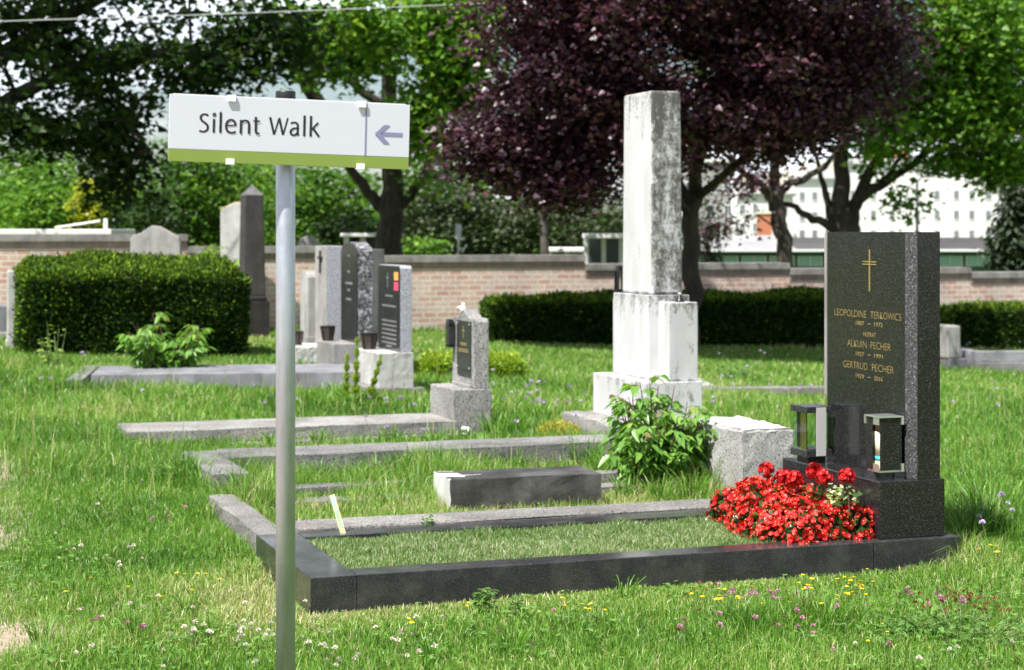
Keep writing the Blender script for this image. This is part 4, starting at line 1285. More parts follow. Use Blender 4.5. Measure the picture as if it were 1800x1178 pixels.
def turf():
    X, Y = [], []
    for y0, y1, dens in ((4.3, 6.0, 15000), (6.0, 7.5, 13000), (7.5, 9.5, 8500), (9.5, 12, 4600), (12, 16, 2000), (16, 21, 1000), (21, 27, 600)):
        hw = 0.2805 * y1 * 1.22 + 0.55
        n = int(2 * hw * (y1 - y0) * dens)
        X.append(RNG.uniform(-hw, hw, n)); Y.append(RNG.uniform(y0, y1, n))
    x = np.concatenate(X); y = np.concatenate(Y)
    keep = (np.abs(x) < 0.2805 * y * 1.22 + 0.55) & ~inside(x, y, EXCL)
    pm = path_mask(x, y)
    keep &= RNG.random(len(x)) > pm * 0.93
    # behind the wall nothing
    ds = (x - WALL0.x) * V.x + (y - WALL0.y) * V.y
    keep &= ds < 0.02
    x, y = x[keep], y[keep]
    s, t = grave_st(x, y)
    patch = vnoise(x, y, 1.1, 11); patch2 = vnoise(x, y, 4.0, 12); fine = vnoise(x, y, 11, 13)
    # mown in front, longer among the graves
    back = sst(8.2, 10.5, y)
    h = 0.024 + 0.015 * back + (0.016 + .014 * back) * patch * patch2 * 2 + 0.016 * fine
    h += 0.045 * back * np.clip(patch * 1.6 - .6, 0, 1)
    far = sst(15, 21, y)
    h = h * (1 - .35 * far)
    # dry trampled turf along the kerb of the front grave and before it
    dd = np.maximum(np.maximum(-s, s - 2.6), np.maximum(-t, t - .95))
    near_kerb = np.exp(-np.maximum(dd, 0) / 0.16) * (t < 0.6)
    h *= 1 - 0.5 * near_kerb
    # overgrown insides of the two graves behind
    inner = ((s > .15) & (s < 2.6) & (t > 1.2) & (t < 2.35)).astype(float)
    inner2 = ((s > .2) & (s < 2.7) & (t > 2.3) & (t < 3.5)).astype(float)
    h += inner2 * (-0.02 + 0.09 * np.clip(patch2 * 2.2 - .9, 0, 1) * (s > .7))
    h += inner * (0.0 + 0.05 * np.clip(patch2 * 1.8 - .8, 0, 1) * (s < 1.2))
    # uncut fringe hugging stones and kerbs
    def ring(o, a, s0, s1, t0, t1, r, add):
        dx, dy = x - o[0], y - o[1]
        ss_ = dx * math.cos(a) + dy * math.sin(a); tt = -dx * math.sin(a) + dy * math.cos(a)
        q = np.maximum(np.maximum(s0 - ss_, ss_ - s1), np.maximum(t0 - tt, tt - t1))
        return add * np.exp(-np.maximum(q, 0) / r) * (0.3 + 1.0 * fine * patch2 * 1.6)
    fr = np.zeros(len(x))
    for k, e in enumerate(EXCL):
        if k == 0: continue
        fr = np.maximum(fr, ring(e[:2], *e[2:], 0.07, 0.034))
    h += fr
    h += ring((OA.x, OA.y), TH, 2.61, 2.75, 0.0, 1.1, 0.12, 0.12)
    # tufts
    h += .07 * np.exp(-((s - .26) / .09) ** 2) * (t > 1.25) * (t < 2.3) * (.4 + fine)
    for px, py, r, add in ((330, 850, .20, .13), (400, 905, .12, .08), (430, 890, .16, .14), (470, 860, .2, .10), (700, 850, .12, .12), (760, 860, .10, .14),
                           (1270, 850, .16, .16), (1180, 870, .2, .10), (1730, 950, .16, .10), (1760, 930, .3, .08), (905, 820, .2, .08), (1000, 800, .2, .1),
                           (1320, 1110, .12, .06), (1440, 1090, .14, .06), (870, 760, .3, .08), (960, 730, .3, .06)):
        c = G(px, py)
        h += add * np.exp(-((x - c.x) ** 2 + (y - c.y) ** 2) / (2 * r * r)) * (.4 + fine)
    h *= RNG.uniform(.55, 1.25, len(x))
    h = np.maximum(h * (1 - .5 * path_mask(x, y)), .012)
    w = np.where(y < 9.5, 0.0034, 0.0034 * y / 9.5 * 1.25) * RNG.uniform(.7, 1.3, len(x))
    dry = 0.30 * near_kerb + 0.22 * np.clip(patch * 2 - 1.05, 0, 1) + 0.32 * np.exp(-((s - 0.0) ** 2 / .25 + (t - .15) ** 2 / .5)) * (t < 1)
    dry = dry + inner * .34 * (1 - np.clip(patch2 * 1.5 - .5, 0, 1)) - inner2 * .02 + 0.08 * far
    col = np.clip(RNG.normal(0.44, 0.22, len(x)) + 0.30 * (vnoise(x, y, 2.2, 21) - .5) + 0.34 * (vnoise(x, y, .7, 22) - .42) + dry * RNG.uniform(.2, 1.5, len(x)), 0, 0.97)
    straw = RNG.random(len(x)) < (0.035 + .16 * np.clip(dry, 0, 1))
    col = np.where(straw, RNG.uniform(.9, 1, len(x)), col)
    z = gz(x, y) - 0.004
    o = blades('turf_grass', x, y, z, h, w, M['grass'], col, 0.7)
    tag(o, 'rough green cemetery grass around all the graves', 'grass', kind='stuff')
    # seeding stalks
    n = 1000
    yy = RNG.uniform(8.5, 16, n); xx = RNG.uniform(-1, 1, n) * 0.3 * yy
    ok = ~inside(xx, yy, EXCL); xx, yy = xx[ok], yy[ok]
    hh = RNG.uniform(.12, .27, len(xx))
    o = blades('seed_stalks', xx, yy, gz(xx, yy), hh, 0.0035 * yy / 9, M['grass'], RNG.uniform(.75, 1, len(xx)), 0.25)
    tag(o, 'thin pale seeding grass stalks among the graves', 'grass', kind='stuff')


def lawn():
    n = 62000
    s = RNG.uniform(.16, 2.26, n); t = RNG.uniform(.12, .835, n)
    p = OA.x + U.x * s + V.x * t, OA.y + U.y * s + V.y * t
    x, y = np.array(p[0]), np.array(p[1])
    f = vnoise(x, y, 9, 31); f2 = vnoise(x, y, 3, 32)
    z = np.full(n, 0.082) + 0.012 * f2
    h = (0.022 + 0.022 * f) * RNG.uniform(.6, 1.25, n)
    col = np.clip(RNG.normal(.5, .27, n) + .3 * (f2 - .5), 0, .95)
    col = np.where(RNG.random(n) < .07, RNG.uniform(.9, 1, n), col)
    o = blades('clipped_lawn', x, y, z, h, np.full(n, .0036), M['lawn'], col, 0.6)
    tag(o, 'short clipped lawn filling the black granite kerb', 'lawn', kind='stuff')
    soil = MB().box(.10, 2.24, .10, .85, -.05, .084)
    m, nn, l, b = new_mat('lawn_soil')
    q = noise(nn, l, coords(nn, l), 40, 5, .7)
    r = ramp(nn, [(.35, (.03, .045, .015)), (.65, (.075, .095, .035))]); l.new(q.outputs['Fac'], r.inputs[0]); l.new(r.outputs[0], b.inputs['Base Color'])
    b.inputs['Roughness'].default_value = 1
    o = soil.build('grave_soil', m, loc=O3, rot=(0, 0, TH), rough=.0)
    tag(o, 'soil bed under the clipped lawn of the front grave', 'soil', kind='structure')
turf()
lawn()


def tufts():
    """long arching blades in separate tussocks"""
    X, Y, H, LX, LY = [], [], [], [], []
    spots = [(330, 858, .16, 90), (355, 872, .13, 60), (300, 848, .10, 50), (415, 868, .14, 70), (440, 892, .15, 90), (462, 905, .13, 60), (478, 872, .13, 60), (400, 842, .10, 50),
             (560, 846, .10, 50), (610, 850, .11, 50), (660, 848, .13, 60), (700, 850, .15, 80), (735, 872, .14, 80), (770, 842, .15, 70), (830, 818, .13, 60), (860, 812, .15, 70), (900, 815, .16, 80),
             (940, 812, .13, 60), (990, 812, .16, 80), (1030, 820, .17, 90), (1065, 840, .14, 70), (1100, 880, .12, 60), (1160, 886, .12, 60), (1215, 882, .14, 70), (1250, 868, .17, 90), (1280, 850, .16, 80),
             (870, 775, .16, 80), (905, 770, .14, 60), (950, 745, .13, 60), (740, 735, .12, 50), (590, 700, .12, 50), (545, 712, .1, 40), (690, 780, .10, 50), (760, 790, .09, 40), (560, 782, .09, 40), (480, 790, .1, 40),
             (390, 770, .1, 40), (270, 765, .1, 40), (230, 700, .1, 40), (120, 690, .1, 40), (1320, 1118, .10, 60), (1410, 1100, .11, 60), (1450, 1112, .10, 40), (1100, 1050, .07, 24), (1190, 1020, .07, 20), (360, 1120, .07, 40),
             (330, 1080, .07, 40), (240, 1120, .08, 50), (70, 1130, .08, 60), (1700, 960, .16, 60), (1735, 930, .18, 80), (1770, 900, .14, 50), (1720, 890, .13, 50), (900, 1150, .08, 50), (760, 1160, .07, 40), (1030, 895, .07, 20), (900, 893, .06, 20), (830, 897, .07, 20)]
    for px, py, hh, n in spots:
        c = G(px, py)
        a = RNG.random(n) * 6.28; r = .05 * np.sqrt(RNG.random(n)) * (hh / .12)
        X.append(c.x + np.cos(a) * r); Y.append(c.y + np.sin(a) * r)
        h = hh * RNG.uniform(.6, 1.3, n)
        k = RNG.uniform(.15, .95, n) * h
        H.append(h); LX.append(np.cos(a) * k + RNG.normal(0, .02, n)); LY.append(np.sin(a) * k + RNG.normal(0, .02, n))
    x, y, h, lx, ly = map(np.concatenate, (X, Y, H, LX, LY))
    ok = ~inside(x, y, EXCL); x, y, h, lx, ly = x[ok], y[ok], h[ok], lx[ok], ly[ok]
    n = len(x); z = gz(x, y)
    yaw = RNG.random(n) * 6.28; w = .0042 * np.maximum(y / 8.5, .8)
    sx, sy = np.cos(yaw) * w / 2, np.sin(yaw) * w / 2
    v = np.empty((n, 7, 3)); o0 = np.zeros(n)
    side = np.stack([sx, sy, o0], 1)
    B = np.stack([x, y, z], 1)
    for i, (f, up, k) in enumerate(((0, 0, 1.0), (.28, .62, .95), (.62, .92, .7))):
        p = B + np.stack([lx * f, ly * f, h * up], 1)
        v[:, 2 * i] = p - side * k; v[:, 2 * i + 1] = p + side * k
    v[:, 6] = B + np.stack([lx, ly, h * .88], 1)
    k = np.arange(n) * 7
    q = np.concatenate([np.stack([k, k + 1, k + 3, k + 2], 1), np.stack([k + 2, k + 3, k + 5, k + 4], 1)])
    t = np.stack([k + 4, k + 5, k + 6], 1)
    col = np.clip(RNG.normal(.42, .2, n), 0, .85)
    o = np_mesh('grass_tussocks', v.reshape(-1, 3), q, M['grass'], None, np.repeat(col, 7), t)
    tag(o, 'long arching tussocks of grass around the old graves', 'grass', kind='stuff')
tufts()


# ground leaves: clover and herbs in the foreground
def clover():
    P, Dr, N, Lf, rn = [], [], [], [], []
    n = 5200
    x = RNG.uniform(-2.2, 2.4, n); y = RNG.uniform(4.9, 7.6, n)
    s, t = grave_st(x, y)
    dens = np.clip(vnoise(x, y, 1.6, 41) * 1.7 - .55, 0, 1) * .7
    for px, py, r, k in ((1700, 1110, .28, 1.0), (1640, 1090, .22, 1.0), (1750, 1080, .3, .9), (1500, 1130, .25, .4), (1350, 1050, .3, .5), (880, 1090, .2, .5), (380, 1120, .3, .5)):
        c = G(px, py)
        dens = np.maximum(dens, k * np.exp(-((x - c.x) ** 2 + (y - c.y) ** 2) / (2 * r * r)))
    ok = (RNG.random(n) < dens) & ~inside(x, y, EXCL) & (path_mask(x, y) < .4) & (np.abs(x) < .3 * y + .3)
    x, y = x[ok], y[ok]
    for i in range(len(x)):
        z = gz(x[i], y[i]) + (RNG.uniform(.02, .05) if not inside(np.array([x[i]]), np.array([y[i]]), [(OA.x, OA.y, TH, -.3, 2.9, -.35, 1)])[0] else RNG.uniform(.006, .018))
        a0 = RNG.random() * 6.28
        sz = RNG.uniform(.010, .019)
        for k in range(3):
            a = a0 + k * 2.094
            P.append((x[i], y[i], z)); Dr.append((math.cos(a), math.sin(a), RNG.uniform(-.2, .35))); N.append((RNG.normal(0, .2), RNG.normal(0, .2), 1)); Lf.append(sz)
            rn.append(RNG.random())
    o = leaf_mesh('clover_leaves', np.array(P), np.array(Dr), np.array(N), np.array(Lf), np.array(Lf) * .85, np.array(rn), M['leaf_herb'], tmpl=LEAF_OVAL)
    tag(o, 'low clover leaves scattered through the foreground grass', 'clover', kind='stuff')
clover()


# ---------------------------------------------------------------- flowers one by one
def flower_head_mesh(name, mat, rad, petals, stem_h, seed, tall=1.0, mode='ball', stem_mat=None):
    rg = np.random.default_rng(seed)
    P, Dr, N = [], [], []
    if mode == 'ball':
        for i in range(petals):
            d = unit(rg.normal(0, 1, (1, 3)))[0]
            d[2] = abs(d[2]) * 1.2 - .35
            d = d / np.linalg.norm(d)
            P.append(d * rad * .25 + (0, 0, stem_h)); Dr.append(d + (0, 0, .25)); N.append(np.cross(d, (0.3, .5, .8)))
        L = rad * .8; W = rad * .5
    else:
        for i in range(petals):
            a = i * 2 * np.pi / petals + rg.uniform(-.2, .2)
            P.append((0, 0, stem_h)); Dr.append((np.cos(a), np.sin(a), rg.uniform(.15, .6))); N.append((0, 0, 1))
        L = rad; W = rad * .8
    n = len(P)
    o = leaf_mesh(name, np.array(P, float), np.array(Dr, float), np.array(N, float), np.full(n, L), np.full(n, W), rg.random(n), mat, tmpl=LEAF_OVAL)
    me = o.data
    bpy.data.objects.remove(o)
    bm = bmesh.new(); bm.from_mesh(me)
    lay = bm.verts.layers.float.get('rnd')
    c = [(0, 0, 0), (rg.normal(0, .1) * stem_h, rg.normal(0, .1) * stem_h, stem_h * .5), (0, 0, stem_h)]
    r = .0011
    rings = []
    for q in c:
        ring = [bm.verts.new((q[0] + r * math.cos(k * 2.094), q[1] + r * math.sin(k * 2.094), q[2])) for k in range(3)]
        rings.append(ring)
    for i in range(2):
        for k in range(3):
            f = bm.faces.new((rings[i][k], rings[i][(k + 1) % 3], rings[i + 1][(k + 1) % 3], rings[i + 1][k]))
            f.material_index = 1
    bm.to_mesh(me); bm.free()
    me.materials.append(M['stem'])
    return me


KINDS = {
    'white_clover': ([flower_head_mesh('white_clover', M['white_petal'], .0105, 34, .075, 50 + i) for i in range(3)], 'small white clover flower in the front grass', 'flower', 'white clover flowers in the foreground'),
    'pink_clover': ([flower_head_mesh('pink_clover', M['pink_petal'], .0105, 34, .085, 60 + i) for i in range(3)], 'small pink clover flower in the front grass', 'flower', 'pink clover flowers in the foreground'),
    'yellow_flower': ([flower_head_mesh('yellow_flower', M['yellow_petal'], .0105, 9, .10, 70 + i, mode='star') for i in range(3)], 'tiny yellow wildflower in the front grass', 'flower', 'yellow wildflowers in the foreground'),
    'withered_clover': ([flower_head_mesh('withered_clover', M['brown_petal'], .010, 26, .07, 80 + i) for i in range(3)], 'withered brown clover head in the front grass', 'flower', 'withered brown clover heads'),
    'lilac_flower': ([flower_head_mesh('lilac_flower', M['lilac_petal'], .017, 30, .20, 90 + i) for i in range(3)], 'lilac wildflower in the long grass between the graves', 'flower', 'lilac wildflowers among the graves'),
}
FCOUNT = {k: 0 for k in KINDS}


def put_flower(kind, px, py, hgt=None, sc=1.0):
    ms, label, cat, grp = KINDS[kind]
    me = random.choice(ms)
    stem = {'white_clover': .075, 'pink_clover': .085, 'yellow_flower': .10, 'withered_clover': .07, 'lilac_flower': .20}[kind]
    c = G(px, py, stem * sc * .92)
    if inside(np.array([c.x]), np.array([c.y]), EXCL)[0]: return
    o = bpy.data.objects.new(kind, me)
    COL.objects.link(o)
    o.location = (c.x, c.y, float(gz(c.x, c.y)) - stem * sc * .08)
    o.rotation_euler = (random.gauss(0, .12), random.gauss(0, .12), random.random() * 6.28)
    o.scale = (sc, sc, sc)
    tag(o, label, cat, grp)
    FCOUNT[kind] += 1


random.seed(12)
def scatter(kind, cx, cy, sx, sy, n, lo=.8, hi=1.2):
    for _ in range(n):
        put_flower(kind, random.gauss(cx, sx), min(random.gauss(cy, sy), 1172), None, random.uniform(lo, hi) * .85)
for a in ((345, 1108, 22, 7, 10), (440, 1106, 22, 10, 12), (550, 1110, 25, 18, 8), (205, 1070, 40, 8, 6), (135, 980, 40, 18, 5), (240, 985, 30, 20, 4), (230, 812, 60, 14, 6), (630, 1130, 60, 30, 14),
          (740, 1110, 30, 14, 9), (400, 1060, 60, 20, 8), (90, 900, 60, 40, 6), (1590, 1150, 80, 18, 5), (300, 1150, 120, 15, 8), (590, 1150, 50, 15, 6)):
    scatter('white_clover', *a)
for a in ((1290, 1040, 26, 10, 9), (1385, 1050, 26, 12, 10), (1370, 1095, 30, 8, 5), (1330, 1048, 60, 12, 12), (1700, 1055, 50, 8, 9), (240, 1093, 40, 6, 5), (1200, 1105, 40, 16, 5), (1470, 1130, 60, 20, 4), (300, 900, 20, 8, 3), (1620, 1045, 30, 12, 4), (950, 1100, 80, 20, 3)):
    scatter('pink_clover', *a)
for a in ((1265, 1040, 20, 9, 10), (1410, 1018, 14, 8, 7), (1495, 1024, 16, 5, 18), (1350, 1052, 60, 10, 12), (1500, 1048, 24, 8, 9), (1020, 1068, 26, 8, 10), (1300, 1050, 40, 10, 9), (1740, 965, 12, 5, 5), (730, 1090, 12, 8, 3), (815, 1060, 8, 5, 2), (350, 1010, 30, 10, 6), (200, 1030, 80, 20, 4), (1560, 1110, 60, 20, 4)):
    scatter('yellow_flower', *a)
for a in ((1400, 1055, 22, 12, 14), (1690, 1050, 44, 11, 30), (1250, 1040, 20, 10, 4), (1740, 1065, 30, 6, 8), (1200, 1100, 20, 10, 3)):
    scatter('withered_clover', *a)
for a in ((900, 690, 45, 14, 14), (960, 700, 40, 16, 10), (1000, 690, 25, 10, 5), (690, 700, 30, 10, 8), (1290, 640, 40, 22, 10), (1330, 680, 60, 5, 12), (150, 620, 12, 10, 4), (80, 664, 6, 3, 2), (1740, 600, 40, 14, 12), (1740, 690, 30, 20, 7),
          (1740, 900, 40, 25, 6), (740, 745, 60, 14, 4), (430, 690, 60, 8, 5), (1040, 760, 20, 8, 2), (1250, 700, 10, 4, 2), (1730, 630, 30, 5, 5), (620, 720, 50, 10, 4)):
    scatter('lilac_flower', *a)


# ================================================================== HEDGES
def hedge(name, label, origin, rz, L, T, H, nleaf, mat, leaf=0.035, group=None, base_z=0.0, bump_=0.05, wave=0.03, rise=0.0):
    o = thing(name, label, 'hedge', (origin[0], origin[1], base_z), rz, group)
    e = 0.05
    MB().box(e, L - e, e, T - e, -.1, H - e).build('dark_core', M['hedge_core'], o, bevel=.05)  # solid near-black core: the shade inside the hedge put into its colour
    rg = np.random.default_rng(int(L * 1000))
    areas = np.array([L * H, L * H, T * H, T * H, L * T])
    cnt = (nleaf * areas / areas.sum()).astype(int)
    P, Nn = [], []
    for k, c in enumerate(cnt):
        u, v = rg.random(c), rg.random(c)
        if k == 0: p = np.stack([u * L, np.zeros(c), v * H], 1); nn = (0, -1, 0)
        elif k == 1: p = np.stack([u * L, np.full(c, T), v * H], 1); nn = (0, 1, 0)
        elif k == 2: p = np.stack([np.zeros(c), u * T, v * H], 1); nn = (-1, 0, 0)
        elif k == 3: p = np.stack([np.full(c, L), u * T, v * H], 1); nn = (1, 0, 0)
        else: p = np.stack([u * L, v * T, np.full(c, H)], 1); nn = (0, 0, 1)
        P.append(p); Nn.append(np.tile(np.array(nn, float), (c, 1)))
    P = np.concatenate(P); Nn = np.concatenate(Nn)
    # round the arrises a little and let the surface wander
    ctr = np.clip(P, [.10, .10, -1], [L - .10, T - .10, H - .10])
    off = P - ctr; d = np.linalg.norm(off, axis=1, keepdims=True)
    P = ctr + off / np.maximum(d, 1e-6) * np.minimum(d, .10)
    w = vnoise(P[:, 0] + P[:, 1] * .7, P[:, 2] + P[:, 1], 3.0, 5) - .5
    P = P + Nn * (w[:, None] * bump_ * 2 + rg.normal(0, .022, (len(P), 1)))
    P[:, 2] += (vnoise(P[:, 0], P[:, 1], 1.2, 6) - .5) * wave * 2 * (P[:, 2] > H * .6)
    P[:, 2] += rise * np.clip(P[:, 1] / T, 0, 1) * np.clip(P[:, 2] / H, 0, 1)
    young_sunlit = np.clip(Nn[:, 2] * .75 + (Nn[:, 0] < -.5) * .4 + .5 * (P[:, 2] > H * .93), 0, .9)  # young top growth, plus sunlight on top and left end put into colour
    Dr = Nn * .9 + rg.normal(0, .55, P.shape) + np.array((0, 0, .35))
    N = rg.normal(0, 1, P.shape)
    ln = leaf * rg.uniform(.6, 1.6, len(P))
    leaf_mesh('foliage', P, Dr, N, ln, ln * .42, np.clip(rg.random(len(P)) ** 2.2 + young_sunlit * rg.random(len(P)), 0, .97), mat, o, LEAF_QUAD)
    return o

def run(o, px, a):
    """length along direction a from o until the pixel column px"""
    r = (px - 900) / F
    return (r * o.y - o.x) / (math.cos(a) - r * math.sin(a))
hL = G(46, 622)
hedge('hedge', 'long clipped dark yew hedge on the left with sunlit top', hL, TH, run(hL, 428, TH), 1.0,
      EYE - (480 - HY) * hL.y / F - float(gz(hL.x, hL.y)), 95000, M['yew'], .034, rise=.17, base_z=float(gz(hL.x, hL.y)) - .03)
hc = G(872, 602)
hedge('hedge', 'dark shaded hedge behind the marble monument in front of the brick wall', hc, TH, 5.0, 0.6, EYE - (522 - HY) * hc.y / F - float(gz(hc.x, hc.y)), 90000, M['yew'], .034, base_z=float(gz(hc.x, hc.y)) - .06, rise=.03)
hr = G(1680, 614)
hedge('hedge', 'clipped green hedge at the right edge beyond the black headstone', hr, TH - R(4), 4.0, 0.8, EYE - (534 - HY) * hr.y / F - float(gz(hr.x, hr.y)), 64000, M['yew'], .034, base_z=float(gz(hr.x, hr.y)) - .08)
hl = D(-160, 590, 23.0)
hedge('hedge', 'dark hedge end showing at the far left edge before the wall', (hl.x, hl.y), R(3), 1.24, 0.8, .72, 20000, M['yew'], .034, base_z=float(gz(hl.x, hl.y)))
hb = G(735, 667)
hedge('hedge', 'low yellow green box edging behind the small concrete headstone', hb, R(3), 0.92, 0.30, .17, 9000, M['box_hedge'], .03, base_z=float(gz(hb.x, hb.y)), bump_=.02)


# ================================================================== BUSHES, HERBS
def leafy_bush(name, label, cat, loc, height, width, stems, per, leafL, mat, seed, droop=.5, parts=('stems', 'foliage'), lance=True, group=None, spread=.55):
    rg = np.random.default_rng(seed)
    o = thing(name, label, cat, loc, 0, group)
    sb = MB()
    P, Dr, N, L, rn = [], [], [], [], []
    for i in range(stems):
        a = rg.random() * 6.28
        rr = width / 2 * math.sqrt(rg.random())
        hh = height * rg.uniform(.5, 1.0) * (1 - .35 * (rr / (width / 2)) ** 2)
        b = Vector((math.cos(a) * rr * .35, math.sin(a) * rr * .35, -.02))
        tp = Vector((math.cos(a) * rr, math.sin(a) * rr, hh))
        mid = (b + tp) / 2 + Vector((rg.normal(0, .03), rg.normal(0, .03), .04)) * height
        sb.tube([b, mid, tp], [.006 * height / .5, .0045 * height / .5, .002], 5)
        for k in range(per):
            f = rg.uniform(.22, 1.0)
            c = (b.lerp(mid, f * 2) if f < .5 else mid.lerp(tp, f * 2 - 1))
            az = rg.random() * 6.28
            # a leaf stalk with leaflets in pairs
            out = np.array((math.cos(az), math.sin(az), .35))
            st = rg.uniform(.5, 1.3) * leafL
            m = 5 if lance else 1
            sb.tube([c, c + Vector(out) * st * .6, c + Vector(out) * st + Vector((0, 0, -.25 * st))], [.0018, .0014, .001], 3)
            for j in range(m):
                q = np.array(c) + out * st * (.35 + .65 * (j // 2) / max(m // 2, 1)) + np.array((0, 0, -.2 * st * (j / m)))
                side = (1 if j % 2 else -1) * (1.0 if j < m - 1 else 0.0)
                ba = az + side * 1.05
                P.append(q); Dr.append((math.cos(ba), math.sin(ba), -droop * rg.uniform(.3, 1.6))); N.append((rg.normal(0, .35), rg.normal(0, .35), 1))
                L.append(leafL * rg.uniform(.65, 1.2)); rn.append(min(1, rg.random() * .85 + (.22 if f > .93 else 0)))
    sb.build(parts[0], M['stem_red'] if lance else M['stem'], o)
    L = np.array(L)
    leaf_mesh(parts[1], np.array(P), np.array(Dr), np.array(N), L, L * (.36 if lance else .45), np.array(rn), mat, o, LEAF_LANCE)
    return o

bb = G(1150, 862)
leafy_bush('tree_of_heaven_sapling', 'leafy green bush with drooping pointed leaves in front of the marble plinth', 'bush', (bb.x, bb.y, float(gz(bb.x, bb.y))), .60, .56, 60, 7, .080, M['leaf_bush'], 5)
bl = G(292, 664)
leafy_bush('tree_of_heaven_sapling', 'leafy sapling bush on the blue grey slab before the long hedge', 'bush', (bl.x, bl.y, float(gz(bl.x, bl.y)) + .05), .52, .72, 26, 7, .10, M['leaf_bush'], 6)
hp = G(852, 1078)
leafy_bush('weed', 'upright leafy weed against the front of the black kerb', 'plant', (hp.x, hp.y, float(gz(hp.x, hp.y))), .115, .06, 7, 12, .026, M['leaf_herb'], 7, .1, lance=False)
hp = G(905, 1082)
leafy_bush('weed', 'smaller leafy weed to the right of the upright one at the black kerb', 'plant', (hp.x, hp.y, float(gz(hp.x, hp.y))), .075, .06, 5, 9, .022, M['leaf_herb'], 8, .1, lance=False)
hp = G(945, 888)
leafy_bush('weed', 'low broad leaved weed beside the fallen black block', 'plant', (hp.x, hp.y, float(gz(hp.x, hp.y))), .07, .22, 12, 6, .035, M['leaf_herb'], 9, .2, lance=False)
hp = G(752, 922, .12)
leafy_bush('weed', 'tiny weed growing on the joint of the concrete kerb', 'plant', (hp.x, hp.y, .125), .05, .06, 5, 5, .018, M['leaf_herb'], 10, .1, lance=False)
hp = G(1690, 1130)
leafy_bush('weed', 'spreading patch of broad green herb leaves at the lower right', 'plant', (hp.x, hp.y, float(gz(hp.x, hp.y))), .11, .55, 46, 7, .032, M['leaf_herb'], 11, .15, lance=False)
hp = G(1040, 790)
leafy_bush('weed', 'dark leafy weed at the corner of the monument footing', 'plant', (hp.x, hp.y, float(gz(hp.x, hp.y))), .13, .22, 16, 7, .035, M['leaf_herb'], 13, .1, lance=False)
hp = G(700, 655)
leafy_bush('weed', 'low weed at the foot of the stickered headstone', 'plant', (hp.x, hp.y - .6, float(gz(hp.x, hp.y))), .14, .3, 14, 6, .04, M['leaf_herb'], 14, .1, lance=False)
hp = D(388, 500, 21.7)
leafy_bush('sapling', 'bright green sapling rising behind the hedge before the pale stele', 'bush', (hp.x, hp.y, .15), 1.18, .75, 30, 9, .11, M['leaf_bush'], 15)
hp = G(332, 858)
leafy_bush('weed', 'broad leaved weed in the tall tuft at the left kerb end', 'plant', (hp.x - .1, hp.y + .1, 0), .17, .2, 12, 6, .05, M['leaf_herb'], 16, .1, lance=False)
hp = G(1300, 668)
leafy_bush('weed', 'bright low weed in the grass between monument and black headstone', 'plant', (hp.x, hp.y, float(gz(hp.x, hp.y))), .22, .7, 26, 7, .05, M['leaf_herb'], 17, .2, lance=False)

# yellow sedum tuft
sp_ = G(982, 780)
se = thing('yellow_stonecrop', 'yellow feathery tuft left of the monument footing', 'plant', (sp_.x, sp_.y, float(gz(sp_.x, sp_.y))), 0)
rg = np.random.default_rng(3)
n = 1500
a = rg.random(n) * 6.28; r_ = .13 * np.sqrt(rg.random(n)); 
P = np.stack([np.cos(a) * r_, np.sin(a) * r_, .02 + rg.random(n) * (.14 - r_ * .5)], 1)
leaf_mesh('foliage', P, np.stack([np.cos(a) * .4, np.sin(a) * .4, np.ones(n)], 1) + rg.normal(0, .4, (n, 3)), rg.normal(0, 1, (n, 3)), np.full(n, .022), np.full(n, .007), rg.random(n), M['leaf_sedum'], se)
sb = MB()
for i in range(26):
    w = rg.random() * 6.28; q = .11 * math.sqrt(rg.random())
    sb.tube([(math.cos(w) * q * .6, math.sin(w) * q * .6, -.01), (math.cos(w) * q, math.sin(w) * q, .12)], .0016, 3)
sb.build('stems', M['stem'], se)


def dock(px, py, hgt, label, seed, dy=0):
    c = G(px, py)
    o = thing('dock_plant', label, 'plant', (c.x, c.y + dy, float(gz(c.x, c.y))), 0, 'tall dock plants in seed near the steel post')
    rg = np.random.default_rng(seed)
    lean = rg.normal(0, .05)
    MB().tube([(0, 0, -.02), (lean * .5, 0, hgt * .5), (lean, 0, hgt)], [.006, .005, .002], 6).build('stem', M['stem'], o)
    n = 700
    f = .18 + .82 * rg.random(n)
    a = rg.random(n) * 6.28
    P = np.stack([lean * f + np.cos(a) * .004, np.sin(a) * .004, f * hgt], 1)
    rad = .034 * (1.15 - f * .7) * (.35 + .9 * np.abs(np.sin(f * 17 + seed)))
    leaf_mesh('seed_heads', P, np.stack([np.cos(a), np.sin(a), .9 + 0 * a], 1) + rg.normal(0, .2, (n, 3)), rg.normal(0, 1, (n, 3)), rad, rad * .5, rg.random(n), M['leaf_seed'], o)
    n = 9
    a = rg.random(n) * 6.28
    leaf_mesh('leaves', np.zeros((n, 3)) + np.array((0, 0, .02)), np.stack([np.cos(a), np.sin(a), rg.uniform(.4, 1.4, n)], 1), np.tile((0, 0, 1.), (n, 1)), np.full(n, .15), np.full(n, .035), rg.random(n), M['leaf_herb'], o, LEAF_LANCE)
dock(624, 714, .50, 'tallest dock plant in seed just right of the steel post', 1)
dock(608, 712, .38, 'slender dock plant between steel post and the tallest dock', 2)
dock(646, 714, .37, 'short dock plant right of the tallest dock', 3)
hp = G(98, 645)
leafy_bush('weed', 'pale seeding weed stalks before the left end of the long hedge', 'plant', (hp.x, hp.y, float(gz(hp.x, hp.y))), .42, .5, 12, 4, .05, M['leaf_seed'], 18, .1, lance=False)


